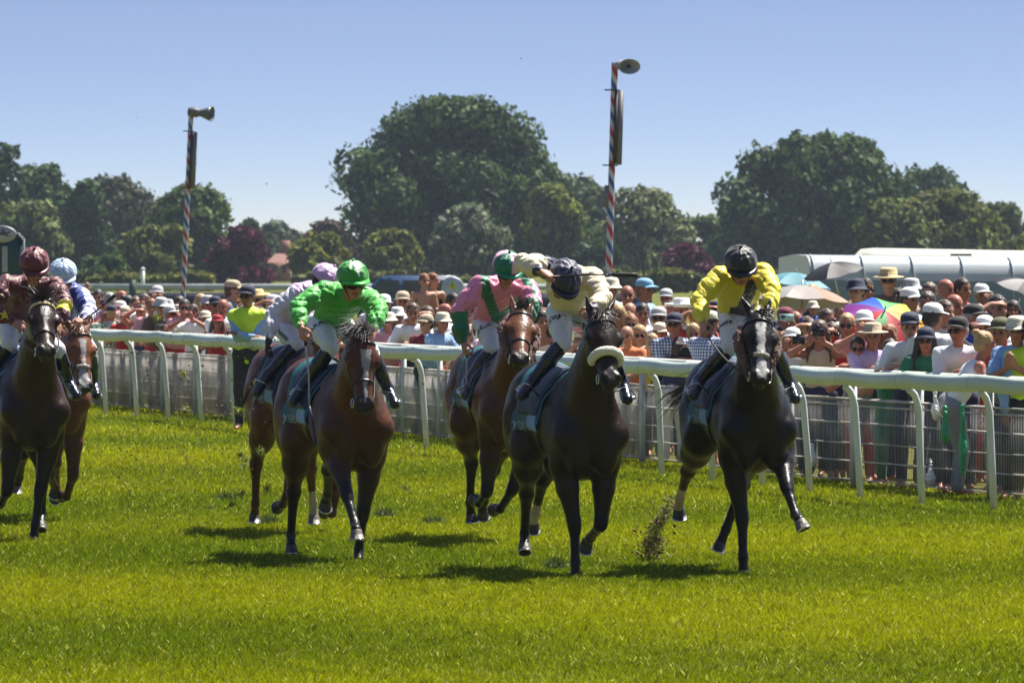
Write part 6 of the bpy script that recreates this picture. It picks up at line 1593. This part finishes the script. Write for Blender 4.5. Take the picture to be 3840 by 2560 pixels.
HC[3] = dict(label='chestnut horse under the pale lilac jockey, mostly hidden behind another horse', cx=1186, d=60.5, head=18, poll=(1232, 1215), nose=(1246, 1400), seed=31,
    coat=(.13, .043, .015), points=(.07, .022, .011), belly=(.06, .026, .012), palehoof=('hL',), socks={'hL': .4}, text='YORK', cloth=M_NAVYCL, hair=M_HAIR,
    fR=dict(k=(1078, 1895, 1), f=(1060, 1890, -1), c=(1050, 1893, -1), t=(1038, 1898, -1)),
    fL=dict(k=(1275, 1915, 1), f=(1245, 1925, -1), c=(1232, 1920, -1), t=(1215, 1915, -1)),
    hR=dict(k=(960, 1738, -1), f=(958, 1890, -1), c=(955, 1925, -1), t=(952, 1970, -1)),
    hL=dict(k=(1163, 1755, -1), f=(1174, 1885, -1), c=(1175, 1930, -1), t=(1177, 1978, -1)))
HC[1] = dict(label='dark bay horse with a gold browband under the maroon jockey', cx=122, d=59.2, head=15, poll=(162, 1118), nose=(176, 1298), seed=11,
    coat=(.024, .010, .005), points=(.005,.004,.0035), belly=(.010, .006, .005), blaze=[(.10, .20, .0, .024, .022), (.2, .36, .004, .010, .012)], goldband=True, palehoof=('hR',), text='YORK', cloth=M_PALEBLUE, forelock=(-.2, 0, .7), flen=.20,
    fR=dict(k=(20, 1905, 1), f=(5, 1885, -1), c=(0, 1880, -1), t=(-6, 1878, -1)),
    fL=dict(k=(140, 1888, -1), f=(128, 1995, -1), c=(124, 2033, 1), t=(122, 2070, 1)),
    hR=dict(k=(85, 1700, -1), f=(72, 1790, -1), c=(64, 1815, -1), t=(57, 1855, -1)),
    hL=dict(k=(166, 1800, -1), f=(156, 1925, -1), c=(153, 1958, 1), t=(151, 1992, 1)))
HC[2] = dict(label='chestnut horse with a long white blaze under the jockey in blue', cx=210, d=63.4, head=14, poll=(299, 1226), nose=(318, 1436), pollx=1.1, seed=21,
    coat=(.11, .036, .014), points=(.05, .017, .009), belly=(.06, .024, .011), blaze=[(.12, .34, .010, .026, .012), (.34, .56, .0, .026, .040)], fleece='small', palehoof=(), text='YORK', cloth=M_TEAL,
    eardir=((-.7, .7, 0), (-.9, .3, .1)), forelock=(.3, 0, .4), flen=.1, hair=mat('chestnut_hair', (.12, .045, .02), rough=.5, var=.3),
    fR=dict(k=(200, 1840, 1), f=(206, 1825, -1), c=(207, 1830, -1), t=(205, 1855, -1)),
    facec=(.16, .055, .022), fL=dict(k=(274, 1858, 1), f=(250, 1862, -1), c=(240, 1858, -1), t=(230, 1855, -1)),
    hR=dict(k=(150, 1720, -1), f=(146, 1820, -1), c=(146, 1845, -1), t=(147, 1870, -1)),
    hL=dict(k=(205, 1760, -1), f=(211, 1830, -1), c=(211, 1850, -1), t=(205, 1872, -1)))
for k_ in (7, 6, 5, 4, 3, 1, 2): horse(HC[k_])

# ------------------------------------------------------------------ the seven jockeys
def plain(c): return lambda V, T: np.tile(c, (len(V), 1))
def capc(c): return lambda q: np.tile(c, (len(q), 1))
YEL = (.72, .62, .01); CRM = (.70, .62, .42); NAV = (.012, .014, .055); PNK = (.80, .25, .42); GRN = (.0, .155, .075); LGR = (.045, .40, .035); MAR = (.095, .006, .014); BLU = (.008, .035, .26); LIL = (.62, .44, .66); WHT = (.72, .74, .80)
def uv(V, T):
    d = V - T['neck']; return d @ T['side'], -(d @ T['spine']), d @ T['front']
def jac7(V, T):
    o = np.tile(YEL, (len(V), 1)); u, v, w = uv(V, T); m = (w > -.02) & (np.abs(u - .085) < .055) & (v > -.02) & (v < .5); o[m] = (.012, .011, .014)
    m = (v > .36) & (w > -.02) & (np.abs(u) < .2); o[m & (u > .0)] = (.012, .011, .014); return o
def limb(V, a, b):
    ab = b - a; t = np.clip((V - a) @ ab / (ab @ ab), -.3, 1.3); return t, np.linalg.norm(V - a - np.clip(t, 0, 1)[:, None] * ab, axis=1)
def jac6(V, T):
    o = np.tile(CRM, (len(V), 1))
    for k in 'RL':
        i = T[k]
        if k == 'R': t, d = limb(V, i['sh'], i['el']); m = (t > -.30) & (t < .35) & (d < .11) & ((V - i['sh']) @ T['spine'] > -.05); o[m] = NAV
        t, d = limb(V, i['el'], i['wr']); m = (t > .86) & (d < .08); o[m] = NAV
    return o
def jac5(V, T):
    o = np.tile(PNK, (len(V), 1)); u, v, w = uv(V, T)
    m = (np.abs(np.abs(u) - (.165 - v * .42)) < .052) & (np.abs(u) < .22); o[m] = GRN
    for k in 'RL':
        i = T[k]; t, d = limb(V, i['el'], i['wr']); m = (t > -.02) & (d < .085) & (np.linalg.norm(V - i['sh'], axis=1) > .2); o[m] = GRN
    return o
def jac1(V, T):
    o = np.tile(MAR, (len(V), 1))
    i = T['L']; t, d = limb(V, i['el'], i['wr']); m = (t > .1) & (t < .5) & (d < .09); o[m] = (.65, .60, .02); return o
def jac2(V, T):
    o = np.tile(BLU, (len(V), 1))
    for k in 'RL':
        i = T[k]; t, d = limb(V, i['sh'], i['el']); m1 = (t > -.05) & (d < .11) & (np.abs((V - T['neck']) @ T['side']) > .13); t2, d2 = limb(V, i['el'], i['wr']); m2 = (t2 > 0) & (d2 < .09)
        s = np.where(m2, 1 + t2, t); m = (m1 | m2); o[m] = WHT; o[m & (np.abs((s * 3.2) % 1 - .5) < .17)] = BLU
    return o
def jac3(V, T):
    o = np.tile(LIL, (len(V), 1))
    for k in 'RL':
        i = T[k]; t, d = limb(V, i['sh'], i['el']); m = (t > .05) & (d < .11) & (np.abs((V - T['neck']) @ T['side']) > .12); t2, d2 = limb(V, i['el'], i['wr']); m |= (t2 > 0) & (d2 < .09); o[m] = (.62, .62, .68)
    return o
def cap5(q):
    o = np.tile((.80, .42, .58), (len(q), 1)); m = (q[:, 1] < 0) ^ (q[:, 0] < -.006); o[m] = GRN; return o
def cap4(q):
    o = np.tile((.03, .30, .03), (len(q), 1)); m = (np.abs(q[:, 1]) * 1.5 + np.abs(q[:, 0] - .045) * .8 < .075) & (q[:, 2] > .08); o[m] = (.7, .72, .78); return o
J_ = {}
J_[7] = dict(key='black', label='jockey in yellow silks with a black cap, head bowed', seed=7, pel=(2765, 1165, -.32), neck=(2776, 1035, .22), hc=(2777, 1003, .36), pitch=30, roll=-6,
    shR=(2700, 1035, .20), shL=(2860, 1028, .20), elR=(2622, 1130, 1), elL=(2895, 1085, 1), wrR=(2634, 1212, 1), wrL=(2886, 1160, 1),
    hipR=(2745, 1190, -.28), hipL=(2820, 1190, -.28), knR=(2738, 1300, 1), anR=(2622, 1425, -1), toR=(2602, 1478, 1), knL=(2895, 1300, 1), anL=(2962, 1440, -1), toL=(2982, 1492, 1), jac=jac7, cap=capc((.012, .012, .016)), peak=(.012, .012, .016), words=[('R.Quinlan', 'R', .080, .5, True, .35)])
J_[6] = dict(key='navy', label='jockey in cream silks with navy shoulders and cap, whip arm raised across the face', seed=6, pel=(2150, 1165, -.32), neck=(2130, 1040, .18), hc=(2112, 1052, .36), pitch=58, roll=8,
    shR=(2055, 1003, .15), shL=(2222, 1045, .2), elR=(1962, 985, 1), elL=(2262, 1115, 1), wrR=(2022, 1015, 1), hdR=(2066, 1035, 1), thR=(.9, 0, .2), wrL=(2222, 1160, 1), rein='L', curl=1.5,
    hipR=(2095, 1170, -.28), hipL=(2190, 1170, -.28), knR=(2112, 1285, 1), anR=(1998, 1425, -1), toR=(1956, 1482, 1), knL=(2270, 1290, 1), anL=(2337, 1440, -1), toL=(2352, 1495, 1), jac=jac6, cap=capc((.014, .016, .06)), peak=(.01, .011, .04), words=[('D.Coyle', 'R', .08, .45, True, .3)],
    patches=[('disc', (.5, .05, .03), lambda T: (T['neck'] + T['front'] * .1 - T['spine'] * .16 + T['side'] * -.02, T['side'], T['front']), .016), ('disc', (.02, .02, .02), lambda T: (T['neck'] + T['front'] * .1 - T['spine'] * .17 - T['side'] * .11, T['side'], T['front']), .024)])
J_[5] = dict(key='pinkgreen', label='jockey in pink silks with green sashes and a quartered pink and green cap', seed=5, pel=(1835, 1200, -.32), neck=(1893, 1075, .2), hc=(1900, 1015, .34), pitch=30, yaw=4,
    shR=(1800, 1070, .2), shL=(1978, 1080, .2), elR=(1714, 1180, 1), elL=(2003, 1140, 1), wrR=(1736, 1285, 1), hdR=(1745, 1320, 1), wrL=(1965, 1210, 1), rein='L',
    hipR=(1822, 1210, -.28), hipL=(1900, 1210, -.28), knR=(1848, 1305, 1), anR=(1757, 1430, -1), toR=(1748, 1480, 1), knL=(1975, 1310, 1), anL=(2010, 1440, -1), toL=(2020, 1480, 1), jac=jac5, cap=cap5, peak=(.0, .2, .09), words=[('AELA', 'R', .09, .45, True, .1)])
J_[4] = dict(key='green', label='jockey in bright green silks and green cap with a white diamond, whip pointing down', seed=4, pel=(1235, 1205, -.32), neck=(1302, 1105, .22), hc=(1322, 1058, .38), pitch=14, yaw=6, roll=-3,
    shR=(1212, 1095, .18), shL=(1382, 1120, .2), elR=(1118, 1150, 1), elL=(1422, 1165, 1), wrR=(1128, 1222, 1), hdR=(1134, 1262, 1), wrL=(1400, 1235, 1), rein='L', curl=1.35,
    hipR=(1195, 1212, -.28), hipL=(1275, 1215, -.28), knR=(1240, 1302, 1), anR=(1146, 1435, -1), toR=(1102, 1500, 1), knL=(1390, 1320, 1), anL=(1456, 1460, -1), toL=(1480, 1512, 1), jac=plain(LGR), cap=cap4, peak=(.05, .45, .06),
    patches=[], words=[('TARA', 'R', .07, .4, True, 0)])
J_[3] = dict(key='lilac', label='jockey in pale lilac and white silks with a lilac cap and black gloves', seed=3, pel=(1090, 1215, -.32), neck=(1180, 1095, .18), hc=(1216, 1062, .30), pitch=35, yaw=50,
    shR=(1115, 1100, .12), shL=(1235, 1120, .25), elR=(1022, 1178, 1), elL=(1270, 1180, 1), wrR=(1010, 1268, 1), hdR=(1000, 1310, 1), wrL=(1235, 1240, 1), gloves=True, rein='L',
    hipR=(1062, 1228, -.28), hipL=(1140, 1230, -.28), knR=(1112, 1290, 1), anR=(990, 1420, -1), toR=(965, 1470, 1), knL=(1240, 1310, 1), anL=(1280, 1430, -1), toL=(1290, 1470, 1), jac=jac3, cap=capc((.55, .36, .60)), peak=(.5, .33, .58), words=[('Mulrennan', 'R', .075, .5, False, .3)])
J_[1] = dict(key='maroon', label='jockey in maroon silks with yellow stars and a maroon cap at the left edge', seed=1, pel=(60, 1200, -.32), neck=(122, 1065, .2), hc=(128, 1002, .36), pitch=30, roll=-4,
    shR=(25, 1065, .2), shL=(205, 1075, .2), elR=(-40, 1150, 1), elL=(243, 1135, 1), wrR=(45, 1205, 1), wrL=(225, 1215, 1),
    hipR=(40, 1205, -.28), hipL=(110, 1205, -.28), knR=(35, 1290, 1), anR=(-60, 1410, -1), toR=(-80, 1460, 1), knL=(215, 1310, 1), anL=(258, 1430, -1), toL=(285, 1480, 1), jac=jac1, cap=capc((.12, .008, .018)), peak=(.12, .01, .02),
    patches=[('star', (.62, .56, .02), lambda T, f=f: (T['R']['el'] + (T['R']['wr'] - T['R']['el']) * f, T['side'], unit(T['side'] * .25 + np.array([0, -1.0, .15]))), .052) for f in (.12, .62)] + [('star', (.62, .56, .02), lambda T: (T['R']['sh'] + (T['R']['el'] - T['R']['sh']) * .55, T['side'], unit(np.array([0, -1.0, .1]))), .052)])
J_[2] = dict(key='paleblue', label='jockey in blue silks with hooped blue and white sleeves and a pale blue cap', seed=2, pel=(225, 1205, -.3), neck=(252, 1085, .2), hc=(236, 1040, .32), pitch=26, yaw=-12,
    shR=(192, 1105, .2), shL=(303, 1112, .2), elR=(150, 1165, 1), elL=(336, 1170, 1), wrR=(200, 1220, 1), wrL=(318, 1208, 1), hdL=(300, 1200, 1),
    hipR=(190, 1215, -.28), hipL=(268, 1215, -.28), knR=(180, 1300, 1), anR=(120, 1420, -1), toR=(110, 1460, 1), knL=(335, 1310, 1), anL=(352, 1440, -1), toL=(362, 1480, 1), jac=jac2, cap=capc((.40, .52, .70)), peak=(.6, .65, .75))
for k_ in (7, 6, 5, 4, 3, 1, 2): jockey(J_[k_], HC[k_])

def hand_at(k, s): return J_[k]['_T'][s]['palm'] + J_[k]['_rl']
def wp(k, s, px, label, **kw):
    P0 = hand_at(k, s); d0 = P0[1]; P = [P0] + [at_depth(x, y, d0 + dd) for x, y, dd in px]; return whip(label, P, **kw)
wp(6, 'R', [(2200, 1029, 0), (2391, 1031, -.05)], 'black whip held level across the front of the navy cap')
wp(7, 'R', [(2662, 1215, -.02), (2685, 1197, -.03), (2702, 1200, -.04)], 'short hooked end of a black whip in the yellow jockey\'s hand', flap=False)
wp(5, 'R', [(1750, 1400, 0), (1748, 1490, .02)], 'dark whip pointing down from the green sleeve', light=True)
wp(4, 'R', [(1150, 1330, 0), (1158, 1400, .03), (1160, 1530, .06), (1182, 1665, .05)], 'pale violet whip curving down from the bright green sleeve', light=True)
wp(3, 'R', [(960, 1400, 0), (910, 1515, 0)], 'dark whip in the black glove of the lilac jockey')
wp(2, 'L', [(370, 1160, 0), (434, 1104, 0)], 'black whip sticking up to the right of the blue jockey')

# ------------------------------------------------------------------ the air: far things fade towards blue
def haze():
    mb = MB(); mb.box((0, 340, 10.0), (240, 700, 26)); me = mb.mesh('haze', False); o = add('haze', me); m = bpy.data.materials.new('haze_air'); m.use_nodes = True; N = m.node_tree.nodes; N.remove(N['Principled BSDF'])
    v = N.new('ShaderNodeVolumePrincipled'); v.inputs['Color'].default_value = (.68, .82, 1.0, 1); v.inputs['Density'].default_value = HAZE; v.inputs['Anisotropy'].default_value = .2
    m.node_tree.links.new(v.outputs[0], N['Material Output'].inputs['Volume']); me.materials.append(m); tag(o, kind='stuff'); o['label'] = 'thin blue summer haze'; 
haze()
